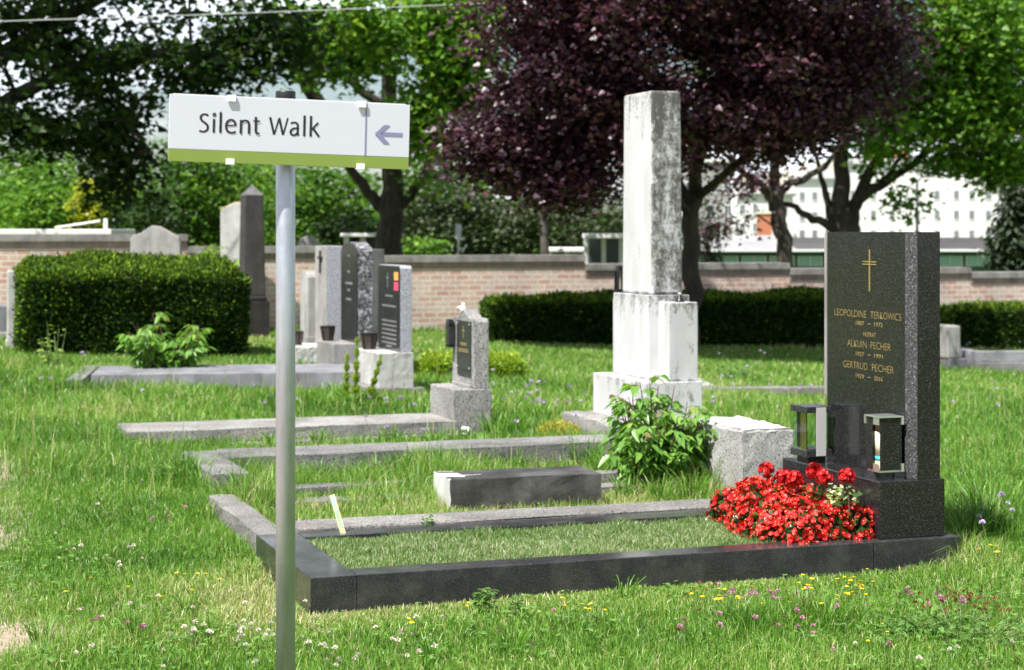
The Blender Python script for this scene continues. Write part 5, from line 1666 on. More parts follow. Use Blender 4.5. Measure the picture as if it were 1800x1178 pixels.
# ================================================================== RED FLOWER BED
def begonia(loc, rad, hgt, seed, first=None, nfl=112):
    o = thing('begonia_plant', 'low red begonia plant in the dense flower bed before the black headstone', 'flower', loc, random.random() * 6.28,
              'red begonia plants bedded before the black headstone')
    if first is not None:
        for ch in first.children:
            c = ch.copy(); COL.objects.link(c); c.parent = o
        return o
    rg = np.random.default_rng(seed)
    def dome(n, k):
        d = unit(rg.normal(0, 1, (n, 3))); d[:, 2] = np.abs(d[:, 2]) * .95 + .05
        d = unit(d)
        return d * np.array((rad, rad, hgt)) * k, unit(d / np.array((rad, rad, hgt)))
    P, N = dome(240, rg.uniform(.55, .95, (240, 1)))
    leaf_mesh('foliage', P, rg.normal(0, .6, P.shape) + N * .4, N + rg.normal(0, .4, P.shape), np.full(240, .026), np.full(240, .022), rg.random(240), M['leaf_begonia'], o, LEAF_OVAL)
    C, N = dome(nfl, rg.uniform(.92, 1.10, (nfl, 1)))
    P, Dr, Nn, L, W, rn = [], [], [], [], [], []
    eye = MB()
    for c, n in zip(C, N):
        n = unit((n + rg.normal(0, .35, 3))[None])[0]
        a = unit(np.cross(n, rg.normal(0, 1, 3))[None])[0]; b = np.cross(n, a)
        base = rg.random()
        sz = rg.uniform(.012, .0175)
        for k, (dr, big) in enumerate(((a, 1), (b, .8), (-a, 1), (-b, .8))):
            P.append(c); Dr.append(dr + n * rg.uniform(.1, .7)); Nn.append(n); L.append(sz * big * rg.uniform(.85, 1.15)); W.append(sz * 1.15 * big); rn.append(np.clip(base + rg.normal(0, .18), 0, 1))
        t = rg.random()
        if t < .6:
            p = c + n * .004
            eye.lathe([(.0005, -.002), (.0022, 0), (.0005, .002)], 5)
            k0 = len(eye.v) - 15
            for q in range(k0, len(eye.v)):
                vx = eye.v[q]; eye.v[q] = (vx[0] + p[0], vx[1] + p[1], vx[2] + p[2])
    fl = leaf_mesh('blossoms', np.array(P), np.array(Dr), np.array(Nn), np.array(L), np.array(W), np.array(rn), M['petal_red'], o, LEAF_OVAL)
    tmp = eye.build('tmp', M['petal_eye'])
    bm = bmesh.new(); bm.from_mesh(fl.data); k = len(bm.faces); bm.from_mesh(tmp.data)
    bm.faces.ensure_lookup_table()
    for f in bm.faces[k:]: f.material_index = 1
    bm.to_mesh(fl.data); bm.free(); fl.data.materials.append(M['petal_eye'])
    bpy.data.objects.remove(tmp)
    return o

random.seed(4)
protos = []
spots = []
for i, s in enumerate(np.linspace(1.90, 2.20, 5)):
    for j, t in enumerate(np.linspace(.15, .78, 7)):
        if s < 1.95 and t < .2: continue
        if s > 2.15 and j in (1, 3): continue
        spots.append((s + random.uniform(-.02, .02) + .012 * j, t + random.uniform(-.02, .02)))
for k, (s, t) in enumerate(spots):
    p = LW(s, t)
    edge = min(1, max(.0, (s - 1.82) / .16))
    f = protos[k % 4] if k >= 4 else None
    o = begonia((p.x, p.y, .088), .082, .125, 100 + k, f)
    if k < 4: protos.append(o)
    o.scale = (1, 1, .72 + .40 * edge + random.uniform(-.08, .1))
    if edge >= 1: o.location.z += .018 + .02 * max(0, min(1, (t - .2) / .3))


def geranium(px, py, S, label, seed, n=1):
    t, z = gpx(px, py, S)
    p = LW(S, t)
    o = thing('geranium', label, 'flower', (p.x, p.y, .1), 0, 'taller red geraniums at the back of the flower bed')
    rg = np.random.default_rng(seed)
    h = z - .1
    MB().tube([(0, 0, 0), (.01, .005, h * .5), (0, 0, h)], [.003, .0028, .0025], 6).build('stem', M['stem_red'], o)
    m = 40
    d = unit(rg.normal(0, 1, (m, 3))); d[:, 2] = d[:, 2] * .8 + .15
    P, Dr, Nn, rn = [], [], [], []
    for q in unit(d):
        c = np.array((0, 0, h)) + q * .031
        a = unit(np.cross(q, rg.normal(0, 1, 3))[None])[0]; b = np.cross(q, a)
        base = rg.random() * .7
        for k in range(5):
            w = k * 1.2566
            P.append(c); Dr.append(a * math.cos(w) + b * math.sin(w) + q * .4); Nn.append(q); rn.append(base + rg.random() * .2)
    P += [np.array((0, 0, h)) + (p - np.array((0, 0, h))) * .62 for p in P]; Dr += Dr; Nn += Nn; rn += [q * .7 for q in rn]
    leaf_mesh('flower_head', np.array(P), np.array(Dr), np.array(Nn), np.full(len(P), .0115), np.full(len(P), .0115), np.array(rn), M['petal_red'], o, LEAF_OVAL)
    m = 14
    a = rg.random(m) * 6.28
    P = np.stack([np.cos(a) * .02, np.sin(a) * .02, h * rg.uniform(.35, .75, m)], 1)
    leaf_mesh('leaves', P, np.stack([np.cos(a), np.sin(a), .2 + 0 * a], 1), np.tile((0, 0, 1.), (m, 1)) + rg.normal(0, .3, (m, 3)), np.full(m, .042), np.full(m, .045), rg.random(m), M['leaf_begonia'], o, LEAF_OVAL)
geranium(1347, 826, 2.12, 'leftmost tall red geranium head standing clear of the bed', 1)
geranium(1378, 838, 2.10, 'red geranium head second from the left at the bed top', 2)
geranium(1397, 842, 2.12, 'red geranium head under the glass lantern', 3)
geranium(1431, 828, 2.18, 'red geranium head right of the glass lantern foot', 4)
geranium(1449, 840, 2.17, 'red geranium head in the middle of the black base front', 5)
geranium(1489, 838, 2.17, 'rightmost tall red geranium head against the black base', 6)
vp = LW(2.215, .235)
vv = thing('variegated_plant', 'cream and green variegated plant at the right back of the flower bed', 'plant', (vp.x, vp.y, .1), 0)
rg = np.random.default_rng(17)
n = 90
a = rg.random(n) * 6.28; rr = .075 * np.sqrt(rg.random(n))
P = np.stack([np.cos(a) * rr * .75, np.sin(a) * rr * 1.25, .12 + rg.random(n) * .075], 1)
leaf_mesh('leaves', P, np.stack([np.cos(a), np.sin(a), rg.normal(.3, .5, n)], 1), np.tile((-.3, -.3, 1.), (n, 1)) + rg.normal(0, .4, (n, 3)), np.full(n, .026), np.full(n, .018), rg.random(n) ** 1.4, M['leaf_varieg'], vv, LEAF_OVAL)
sb = MB()
for i in range(14):
    w = rg.random() * 6.28
    sb.tube([(0, 0, 0), (math.cos(w) * .05, math.sin(w) * .09, .16)], .0018, 4)
sb.build('stems', M['stem'], vv)
dk = LW(2.20, .40)
dv = thing('dark_leaved_plant', 'dark green leafy plant between the geranium heads and variegated leaves', 'plant', (dk.x, dk.y, .1), 0)
n = 160
a = rg.random(n) * 6.28; rr = .08 * np.sqrt(rg.random(n))
P = np.stack([np.cos(a) * rr * .6, np.sin(a) * rr * 1.4, .05 + rg.random(n) * .14], 1)
leaf_mesh('leaves', P, np.stack([np.cos(a), np.sin(a), rg.normal(.3, .5, n)], 1), np.tile((0, 0, 1.), (n, 1)) + rg.normal(0, .4, (n, 3)), np.full(n, .022), np.full(n, .012), rg.random(n), M['leaf_begonia'], dv, LEAF_OVAL)
sb = MB()
for i in range(12):
    w = rg.random() * 6.28
    sb.tube([(0, 0, 0), (math.cos(w) * .04, math.sin(w) * .08, .14)], .0018, 4)
sb.build('stems', M['stem'], dv)

# ================================================================== TREES
def pxy(P):
    """pixel rows and columns of world points"""
    return 900 + F * P[:, 0] / P[:, 1], HY + F * (EYE - P[:, 2]) / P[:, 1]


def build_tree(name, label, base, limbs, trunk_r, blobs, leafmat, leafL, dens, seed, barkmat=None, cat='tree', group=None, keep=None,
               per=26, sig=(.30, .30, .16), colpow=1.0, shape=LEAF_MAPLE, droop=.35, twigs=26, hole=1.0, hole_sc=1.3):
    """limbs: polylines of world points with start/end radii; blobs: (centre, radii, clusters, inner) ellipsoids filled with leaf clusters"""
    rg = np.random.default_rng(seed)
    o = thing(name, label, cat, base, 0, group)
    b0 = np.array(base)
    tb = MB()
    ends = []
    for pts, r0, r1 in limbs:
        pts = [np.array(p, float) - b0 for p in pts]
        # smooth and wobble
        q = []
        for i in range(len(pts) - 1):
            for k in range(4):
                f = k / 4
                p = pts[i] * (1 - f) + pts[i + 1] * f
                q.append(p + rg.normal(0, .02, 3) * (1 if (i or k) else 0))
        q.append(pts[-1])
        tb.tube(q, list(np.linspace(r0, r1, len(q))), 9 if r0 > .1 else 6)
        ends += [p for p in q[len(q) // 3:]]
    P = []
    for ctr, rad, n, inner in blobs:
        d = unit(rg.normal(0, 1, (n, 3)))
        rr = rg.uniform(inner, 1.0, (n, 1)) ** .7
        lump = .82 + .36 * vnoise(d[:, 0] * 3 + 9, d[:, 1] * 3 + d[:, 2] * 4 + 9, 1.0, seed)[:, None]
        P.append(np.array(ctr) + d * rr * lump * np.array(rad))
    C = np.concatenate(P)
    C = C[C[:, 2] > .9]
    if keep is not None: C = C[keep(C)]
    if hole < 1: C = C[vnoise(C[:, 0] * 1.0 + 31, C[:, 2] * 1.3 + C[:, 1] * .15 + 7, hole_sc, seed + 40) < hole]
    px, py = pxy(C)
    seen = (py > -160) & (px > -260) & (px < 2060)
    # twigs towards some of the clusters
    E = np.array(ends)
    for c in C[seen][rg.permutation(seen.sum())[:twigs]]:
        w = c - b0
        j = np.argmin(((E - w) ** 2).sum(1) + 3 * np.maximum(E[:, 2] - w[2], 0))
        m = (E[j] + w) / 2 + rg.normal(0, .12, 3) + (0, 0, .1)
        tb.tube([E[j], m, w], [.028, .016, .006], 5)
    tb.build('trunk', barkmat or M['bark'], o, smooth=True)
    LP, LD, LN, LL, LR = [], [], [], [], []
    for vis, num, scale in ((True, per, 1.0), (False, max(per // 5, 3), 2.3)):
        cc = C[seen == vis]
        if not len(cc): continue
        n = len(cc) * num
        p = np.repeat(cc, num, 0) + rg.normal(0, 1, (n, 3)) * np.array(sig)
        az = rg.random(n) * 6.28
        LP.append(p); LD.append(np.stack([np.cos(az), np.sin(az), rg.normal(-droop, .35, n)], 1))
        LN.append(np.stack([rg.normal(0, .75, n), rg.normal(-.1, .75, n), np.ones(n)], 1))
        LL.append(leafL * scale * rg.uniform(.65, 1.25, n))
        LR.append(np.clip(np.repeat(rg.random(len(cc)) * .45, num) + rg.random(n) * .55, 0, 1) ** colpow)
    LP = np.concatenate(LP); LL = np.concatenate(LL)
    leaf_mesh('crown', LP - b0, np.concatenate(LD), np.concatenate(LN), LL, LL * .9, np.concatenate(LR), leafmat, o, shape)
    return o


def T3(px, py, y): return tuple(D(px, py, y))

# purple maple between hedge and wall
Y = 22.3
def off_wall(C):
    """leave out boughs that would shade the face of the wall"""
    d = (WALL0.x - C[:, 0]) * V.x + (WALL0.y - C[:, 1]) * V.y          # distance to the wall
    k = -(SUN_H.x * V.x + SUN_H.y * V.y)
    z = C[:, 2] - d / k * math.tan(SUN_EL)
    return (z > 1.15) | (z < -0.25) | (d < 0)
bx = D(1214, 535, Y); bz = float(gz(bx.x, Y)) - .05
YC = 20.6
build_tree('copper_maple', 'copper maple with dark purple leaves and slim dark trunk behind the marble pillar', (bx.x, Y, bz),
           [([(bx.x, Y, bz), T3(1213, 480, Y), T3(1212, 400, Y), T3(1222, 340, Y)], .125, .10),
            ([T3(1222, 342, Y), T3(1240, 200, Y), T3(1230, 0, Y), T3(1200, -200, Y)], .09, .03),
            ([T3(1216, 380, Y), T3(1150, 290, Y - .8), T3(1020, 210, Y - 1.8), T3(900, 180, Y - 2.2)], .06, .02),
            ([T3(1220, 350, Y), T3(1330, 250, Y - .8), T3(1480, 180, Y - 1.4)], .06, .02),
            ([T3(1214, 360, Y), T3(1100, 150, Y - .8), T3(1000, 20, Y - 1)], .06, .02)],
           .13,
           [((2.1, YC, 4.8), (2.85, 2.6, 3.1), 1250, .2),
            (T3(1010, 60, YC), (1.0, 1.1, 1.0), 190, .15),
            (T3(960, 150, YC), (.9, 1.1, .9), 170, .15),
            (T3(885, 262, YC), (.66, .7, .38), 95, .1),
            (T3(985, 305, YC), (.62, .75, .48), 125, .1),
            (T3(1110, 190, YC), (.8, .8, .95), 160, .1),
            (T3(1260, 210, YC), (.85, .9, .75), 190, .1),
            (T3(1390, 185, YC), (.85, .9, .62), 170, .1),
            (T3(1490, 100, YC), (.85, .9, .8), 150, .1),
            (T3(1300, 60, YC + .5), (1.9, .9, .9), 220, .1),
            (T3(1245, 310, YC + 1), (.28, .4, .26), 20, .1)],
           M['leaf_purple'], .074, 1, 3, per=60, sig=(.19, .19, .10), keep=lambda C: off_wall(C) & (lambda a: ~((a[1] > 275 + 30 * np.sin(C[:, 0] * 4.7)) & (a[0] > 1120)) & ~((a[1] > 380)))(pxy(C)), twigs=40, colpow=1.0, hole=.70, hole_sc=1.9)

# second purple tree beyond the wall
Y = 33.0
b = D(1381, 470, Y); bz = -.4
build_tree('copper_maple', 'second copper maple with curved dark trunk beyond the brick wall', (b.x, Y, bz),
           [([(b.x + .05, Y, bz), T3(1378, 440, Y), T3(1366, 370, Y), T3(1362, 335, Y)], .15, .14),
            ([T3(1362, 340, Y), T3(1330, 320, Y), T3(1290, 290, Y), T3(1250, 240, Y)], .09, .03),
            ([T3(1364, 338, Y), T3(1400, 320, Y), T3(1450, 295, Y), T3(1500, 220, Y)], .09, .03),
            ([T3(1362, 335, Y), T3(1360, 200, Y), T3(1340, 60, Y)], .10, .04)], .15,
           [((4.4, 33.5, 6.2), (3.6, 2.2, 2.7), 480, .2), (T3(1310, 310, 33), (.6, .6, .35), 22, .1), (T3(1290, 395, 33), (.5, .3, .12), 7, .1)],
           M['leaf_purple'], .095, 1, 4, per=30, sig=(.28, .28, .15), keep=lambda C: pxy(C)[1] < 400, twigs=24)

# green maple beyond the wall, left of centre
Y = 33.0
b = D(684, 450, Y); bz = -.2
build_tree('green_maple', 'big green maple with forked trunk beyond the wall behind the sign', (b.x, Y, bz),
           [([(b.x, Y, bz), T3(684, 430, Y), T3(688, 380, Y), T3(688, 345, Y)], .26, .21),
            ([T3(684, 375, Y), T3(655, 345, Y), T3(625, 310, Y - .2), T3(585, 250, Y - .4), T3(520, 120, Y - .8)], .12, .05),
            ([T3(694, 372, Y), T3(722, 345, Y), T3(745, 300, Y), T3(775, 210, Y), T3(800, 90, Y)], .10, .04),
            ([T3(688, 350, Y), T3(686, 260, Y), T3(684, 170, Y), T3(690, 60, Y), T3(700, -80, Y)], .20, .09),
            ([T3(684, 200, Y), T3(600, 130, Y - .3), T3(555, 60, Y - .5), T3(500, 0, Y - .8)], .10, .04),
            ([T3(580, 200, Y), T3(540, 150, Y), T3(515, 90, Y), T3(480, 20, Y)], .10, .05)], .25,
           [((-2.3, 32.3, 6.6), (3.4, 2.8, 3.4), 270, .35),
            (T3(800, 60, 29.5), (.85, .9, .9), 120, .1),
            (T3(680, 40, 29.3), (.9, .9, .6), 80, .1),
            (T3(765, 220, 29.6), (.55, .7, .65), 90, .1),
            (T3(825, 160, 30), (.55, .7, .55), 80, .1),
            (T3(770, 330, 33), (.3, .4, .3), 8, .1), (T3(610, 110, 31), (.75, .6, .42), 46, .1), (T3(540, 60, 31), (.7, .6, .5), 40, .1)],
           M['leaf_bright'], .14, 1, 5, per=28, sig=(.26, .26, .15), keep=lambda C: (lambda a: ~((a[0] > 585) & (a[0] < 715) & (a[1] > 165) & (a[1] < 330)))(pxy(C)), twigs=40, hole=.66, hole_sc=1.2)

# dark overhanging canopy from the left
Y = 26.0
bx0 = -8.6
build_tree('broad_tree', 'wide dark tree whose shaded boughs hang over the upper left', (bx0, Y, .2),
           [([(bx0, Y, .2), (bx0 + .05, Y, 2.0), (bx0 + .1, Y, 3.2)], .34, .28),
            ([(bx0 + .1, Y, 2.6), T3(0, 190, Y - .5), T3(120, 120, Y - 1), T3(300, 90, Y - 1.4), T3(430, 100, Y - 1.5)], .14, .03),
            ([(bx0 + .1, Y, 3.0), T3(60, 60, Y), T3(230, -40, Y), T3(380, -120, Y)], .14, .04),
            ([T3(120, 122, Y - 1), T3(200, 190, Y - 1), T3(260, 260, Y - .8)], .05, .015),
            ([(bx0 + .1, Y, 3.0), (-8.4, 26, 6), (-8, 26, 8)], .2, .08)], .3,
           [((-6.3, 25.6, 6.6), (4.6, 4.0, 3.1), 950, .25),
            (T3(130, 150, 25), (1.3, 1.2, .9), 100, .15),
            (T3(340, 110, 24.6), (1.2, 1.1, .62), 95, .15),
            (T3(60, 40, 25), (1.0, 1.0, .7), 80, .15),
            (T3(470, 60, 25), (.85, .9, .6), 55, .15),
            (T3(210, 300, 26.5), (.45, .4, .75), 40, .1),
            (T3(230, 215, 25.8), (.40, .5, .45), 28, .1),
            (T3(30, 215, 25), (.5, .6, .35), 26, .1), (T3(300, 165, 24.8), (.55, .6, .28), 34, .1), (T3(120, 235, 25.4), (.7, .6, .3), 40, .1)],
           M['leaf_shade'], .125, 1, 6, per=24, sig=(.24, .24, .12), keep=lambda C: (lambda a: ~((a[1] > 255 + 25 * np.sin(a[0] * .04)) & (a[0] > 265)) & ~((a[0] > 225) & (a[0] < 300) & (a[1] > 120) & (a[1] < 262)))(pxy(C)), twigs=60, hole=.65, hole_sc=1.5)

# green multi-stemmed tree at the right
Y = 36.0
b = D(1485, 450, Y); bz = -.5
build_tree('green_maple', 'spreading green maple with many grey stems behind the black headstone', (b.x, Y, bz),
           [([(b.x, Y, bz), T3(1484, 420, Y), T3(1484, 370, Y)], .34, .30),
            ([T3(1478, 385, Y), T3(1478, 310, Y), T3(1486, 220, Y), T3(1500, 60, Y)], .20, .07),
            ([T3(1490, 390, Y), T3(1510, 350, Y), T3(1555, 320, Y), T3(1610, 285, Y), T3(1660, 220, Y)], .14, .04),
            ([T3(1492, 380, Y), T3(1525, 310, Y), T3(1560, 250, Y), T3(1600, 120, Y)], .14, .05),
            ([T3(1470, 405, Y), T3(1430, 385, Y), T3(1398, 365, Y), T3(1360, 352, Y), T3(1320, 320, Y)], .10, .03),
            ([T3(1535, 338, Y), T3(1570, 300, Y), T3(1600, 260, Y)], .07, .03),
            ([T3(1465, 390, Y), T3(1450, 330, Y), T3(1430, 260, Y)], .09, .03)], .3,
           [((7.6, 36.0, 5.4), (4.6, 3.2, 3.3), 620, .25),
            (T3(1740, 190, 35), (.9, 1.0, 1.2), 130, .1),
            (T3(1620, 180, 35), (.8, 1.0, .9), 90, .1),
            (T3(1700, 60, 34.5), (1.2, 1.0, .9), 150, .1),
            (T3(1560, 240, 35.5), (.6, .7, .4), 24, .1),
            (T3(1690, 280, 35.5), (.8, .7, .25), 26, .1),
            (T3(1770, 290, 35.2), (.5, .5, .5), 50, .1),
            (T3(1595, 350, 35.4), (.15, .2, .3), 6, .1)],
           M['leaf_bright'], .135, 1, 8, M['bark'], per=30, sig=(.27, .27, .15), keep=lambda C: (lambda a: (a[1] < 300 + 12 * np.sin(a[0] * .05)) | ((a[0] > 1730) & (a[1] < 370)) | (np.abs(a[0] - 1595) < 14))(pxy(C)), twigs=40)


# ---------------------------------------------------------------- conifers and shrubs beyond the wall
def shrub(name, label, px, ytop, ybot, wpx, Y, mat, leaf, n, seed, cat='shrub', group=None, cone=False, stem=.06, cells=None):
    rg = np.random.default_rng(seed)
    top = D(px, ytop, Y).z; bot = min(D(px, ybot, Y).z, .1)
    x = D(px, 0, Y).x; rx = wpx / 2 / F * Y
    o = thing(name, label, cat, (x, Y, -.2), 0, group)
    k = max(n // 30, 8)
    d = unit(rg.normal(0, 1, (k, 3)))
    rr = rg.uniform(.25, 1, (k, 1)) ** .6
    c = d * rr * np.array((rx, rx * .9, (top - bot) / 2)) + np.array((0, 0, (top + bot) / 2 + .2))
    if cone:
        f = np.clip((c[:, 2] - bot) / (top - bot), 0, 1)
        c[:, :2] *= (1.25 * (1 - f) + .12)[:, None]
    P = np.repeat(c, 30, 0) + rg.normal(0, 1, (k * 30, 3)) * np.array((.2, .2, .12)) * max(rx / 1.2, .6)
    m = len(P)
    az = rg.random(m) * 6.28
    L = leaf * rg.uniform(.6, 1.3, m)
    leaf_mesh('crown', P, np.stack([np.cos(az), np.sin(az), rg.normal(-.3 if not cone else -.6, .35, m)], 1), np.stack([rg.normal(0, .45, m), rg.normal(0, .45, m), np.ones(m)], 1),
              L, L * (.85 if not cone else .35), np.clip(np.repeat(rg.random(k) * .5, 30) + rg.random(m) * .5, 0, 1), mat, o, LEAF_QUAD)
    tb = MB().tube([(0, 0, 0), (.03, 0, (top) * .45), (0, 0, top * .85)], [stem, stem * .7, stem * .3], 7)
    for c_ in c[:14]:
        tb.tube([(0, 0, max(.3, c_[2] * .55)), tuple(c_)], [stem * .3, stem * .1], 4)
    tb.build('trunk', M['bark'], o)
    return o

GB = 'green shrubs and trees beyond the wall'
shrub('shrub', 'mid green rounded shrub tree beyond the wall at the far left', 75, 285, 400, 190, 37, M['leaf_bright'], .12, 5200, 11, group=GB)
shrub('shrub', 'taller leafy tree behind the leftmost shrub', 40, 215, 380, 210, 42, M['leaf_maple'], .13, 4200, 12, group=GB)
shrub('golden_shrub', 'bright yellow leaved shrub beyond the wall at the left', 152, 288, 385, 66, 36, M['leaf_yellow'], .10, 1500, 13)
shrub('shrub', 'pale green loose shrub right of the yellow shrub', 205, 300, 400, 90, 37.5, M['leaf_bright'], .10, 2000, 14, group=GB)
shrub('shrub', 'deep green tree left of the dark obelisk beyond the wall', 330, 225, 430, 190, 40, M['leaf_maple'], .12, 6500, 15, group=GB)
shrub('shrub', 'green tree behind the signboard beyond the wall', 420, 250, 440, 170, 42, M['leaf_bright'], .12, 5000, 16, group=GB)
shrub('shrub', 'leafy green shrub tree right of the steel post', 565, 290, 440, 200, 38, M['leaf_maple'], .12, 6800, 17, group=GB)
shrub('shrub', 'low dark shrub between the steel post and the forked maple', 610, 350, 445, 120, 36, M['leaf_shade'], .10, 2600, 18, group=GB)
shrub('shrub', 'dark shrub beyond the wall behind the broad gabled stone', 270, 330, 430, 140, 36, M['leaf_shade'], .10, 2800, 19, group=GB)
shrub('shrub', 'shaded tree filling the gap behind the yellow shrub', 170, 250, 400, 150, 44, M['leaf_shade'], .12, 3600, 20, group=GB)
GC = 'dull green conifers beyond the wall'
shrub('pine_tree', 'dull green pine right of the forked maple trunk', 770, 295, 440, 170, 46, M['leaf_dull'], .13, 5200, 21, 'tree', GC)
shrub('pine_tree', 'dull green pine behind the lower purple boughs', 880, 330, 440, 190, 47, M['leaf_dull'], .13, 5200, 22, 'tree', GC)
shrub('pine_tree', 'grey green pine left of the marble pillar', 1030, 320, 420, 200, 48, M['leaf_dull'], .13, 4600, 23, 'tree', GC)
shrub('shrub', 'low bright bush at the foot of the forked maple', 745, 405, 446, 90, 40, M['leaf_bright'], .10, 1400, 24, group=GB)
shrub('yew_tree', 'dark drooping yew at the right edge beyond the wall', 1785, 330, 475, 130, 33, M['leaf_conifer'], .17, 4800, 25, 'tree', None, True, .1)
shrub('yew_tree', 'smaller green yew right of the copper maple trunk', 1243, 345, 440, 44, 36, M['leaf_dull'], .14, 900, 26, 'tree', None, True, .06)
b = D(956, 450, 38)
th_ = thing('slim_tree', 'slim grey trunk of a tree beyond the wall left of the marble pillar', 'tree', (b.x, 38, -.3), 0)
MB().tube([(0, 0, 0), (0.02, 0, 1.3), (-.03, 0, 2.2), (0, 0, 5)], [.10, .09, .08, .04], 9).build('trunk', M['bark_grey'], th_, smooth=True)
rg = np.random.default_rng(5)
n = 1600
P = rg.normal(0, 1, (n, 3)) * np.array((1.1, .8, .9)) + np.array((0, 0, 4.6))
az = rg.random(n) * 6.28
leaf_mesh('crown', P, np.stack([np.cos(az), np.sin(az), -.3 + 0 * az], 1), np.tile((0, 0, 1.), (n, 1)) + rg.normal(0, .4, (n, 3)), np.full(n, .13), np.full(n, .11), rg.random(n), M['leaf_dull'], th_)

# far wood closing the view
rg = np.random.default_rng(9)
P = []
for i in range(150):
    x = rg.uniform(-26, 6) if i < 70 else rg.uniform(-90, -26); y = rg.uniform(58, 70)  # clumps further left lie out of view, added to darken the headstone's reflection
    h = (rg.uniform(2.0, 4.0) if x < -1 else rg.uniform(1.5, 2.6)) if i < 70 else rg.uniform(5, 9)
    c = np.array((x, y, h * .5)); k = 330
    d = unit(rg.normal(0, 1, (k, 3)))
    P.append(c + d * np.array((1.9, 1.6, h * .62)) * (1 if i < 70 else 1.25) * rg.uniform(.6, 1.05, (k, 1)))
P = np.concatenate(P); n = len(P); az = rg.random(n) * 6.28
o = leaf_mesh('far_wood', P, np.stack([np.cos(az), np.sin(az), rg.normal(-.3, .3, n)], 1), np.stack([rg.normal(0, .5, n), rg.normal(0, .5, n), np.ones(n)], 1), np.full(n, .34), np.full(n, .30), rg.random(n) * .8, M['leaf_maple'])
tag(o, 'mass of green woodland far beyond the cemetery wall', 'woodland', kind='stuff')

# ================================================================== BUILDINGS BEYOND
def facade_plain(name, a): return plain(name, a, .85)
YB = 270.0
M['render_white'] = concrete('white_render', (.74, .73, .71), (.68, .67, .65), (.78, .77, .75), speck=.0, streak=.12, scale=.05)
M['render_cream'] = concrete('cream_render', (.66, .62, .50), (.60, .56, .45), (.70, .66, .55), speck=.0, streak=.12, scale=.05)
M['render_grey'] = concrete('grey_render', (.33, .32, .31), (.28, .27, .26), (.38, .37, .36), speck=.0, streak=.12, scale=.05)
M['roof_tile'] = concrete('orange_roof_tile', (.50, .16, .07), (.40, .12, .05), (.58, .21, .10), speck=.2, streak=.2, scale=.2)
M['window'] = plain('dark_window_glass', (.05, .06, .075), .15)
M['frame_white'] = plain('white_window_frame', (.75, .75, .74), .5)


def house(name, label, x0, x1, yt, yb, Y, wallmat, cols, rows, roofh, wpx=9, hpx=17, depth=12, rmat=None):
    a, b_ = D(x0, yb, Y), D(x1, yt, Y)
    o = thing(name, label, 'building', (a.x, Y, -1.0), 0)
    W = b_.x - a.x; H = b_.z + 1.0
    MB().box(0, W, 0, depth, 0, H).build('wall', wallmat, o)
    MB().box(-.4, W + .4, -.4, depth + .4, H + .002, H + .35).build('cornice', M['render_white'], o)
    if roofh:
        MB().prism([(-.6, .352), (depth + .6, .352), (depth / 2, roofh)], -.6, W + .6, 'x').build('roof', rmat or M['roof_tile'], o, loc=(0, 0, H))
        for cx in (.2, .55, .85):
            MB().box(W * cx, W * cx + 1.0, depth * .3, depth * .3 + 1, roofh * .3, roofh + 1).build('chimney', M['render_cream'], o, loc=(0, 0, H))
    s = Y / F
    for r_ in rows:
        z = D(0, r_, Y).z + 1.0
        for c in cols:
            x = D(c, 0, Y).x - a.x
            f = MB()
            ww, hh = wpx * s / 2, hpx * s / 2
            f.box(x - ww - .12, x + ww + .12, -.09, -.003, z - hh - .12, z - hh); f.box(x - ww - .12, x + ww + .12, -.06, -.003, z + hh, z + hh + .12)
            f.box(x - ww - .12, x - ww, -.06, -.003, z - hh, z + hh); f.box(x + ww, x + ww + .12, -.06, -.003, z - hh, z + hh)
            fo = f.build('window', M['frame_white'], o)
            p = MB().box(x - ww, x + ww, -.03, -.004, z - hh, z + hh)
            p.build('pane', M['window'], fo)
            bar = MB().box(x - .04, x + .04, -.05, -.031, z - hh, z + hh)
            bar.build('glazing_bar', M['frame_white'], fo)
    return o

house('apartment_house', 'long white apartment house with rows of dark windows far behind the right trees', 1480, 1800, 292, 480, YB, M['render_white'],
      [1500, 1535, 1568, 1612, 1647, 1681, 1708, 1737, 1770], [343, 378, 413], 1.6, 8, 16, rmat=M['render_grey'])
house('apartment_house', 'white house with orange roof seen between the stems behind the black headstone', 1396, 1478, 318, 480, 265, M['render_white'], [1410, 1432, 1455], [345, 380, 412], 2.0, 8, 15, rmat=M['render_grey'])
house('apartment_house', 'cream narrow house between the white houses far behind', 1548, 1592, 284, 480, 300, M['render_cream'], [1567], [300, 385], 3.0, 9, 14)
house('office_block', 'grey block with blue windows far right of the copper maple trunk', 1150, 1292, 285, 480, 220, M['render_grey'], [1170, 1205, 1250, 1280], [330, 370], 0, 12, 18)
house('apartment_house', 'white gabled house left of the curved maple trunk', 1292, 1394, 345, 480, 250, M['render_white'], [1305, 1328, 1380], [368, 400], 2.5, 8, 15, rmat=M['render_grey'])
c = D(1345, 445, 150)
bt = thing('brick_chimney', 'orange brick stack standing before the white houses', 'chimney', (c.x, 150, -1), 0)
MB().box(-.55, .55, 0, 1.1, 0, D(0, 376, 150).z + 1).build('shaft', plain('orange_brick', (.46, .17, .09), .9), bt)
MB().box(-.65, .65, -.1, 1.2, D(0, 376, 150).z + 1.002, D(0, 372, 150).z + 1).build('cap', M['render_cream'], bt)
c = D(1291, 445, 120)
mt_ = thing('mast', 'tall white mast right of the copper maple trunk', 'mast', (c.x, 120, -1), 0)
MB().lathe([(.22, 0), (.20, D(0, 310, 120).z + 1)], 14).build('pole', M['render_white'], mt_, smooth=True)
MB().lathe([(.35, 0), (.35, .3)], 14).build('foot', M['render_grey'], mt_)

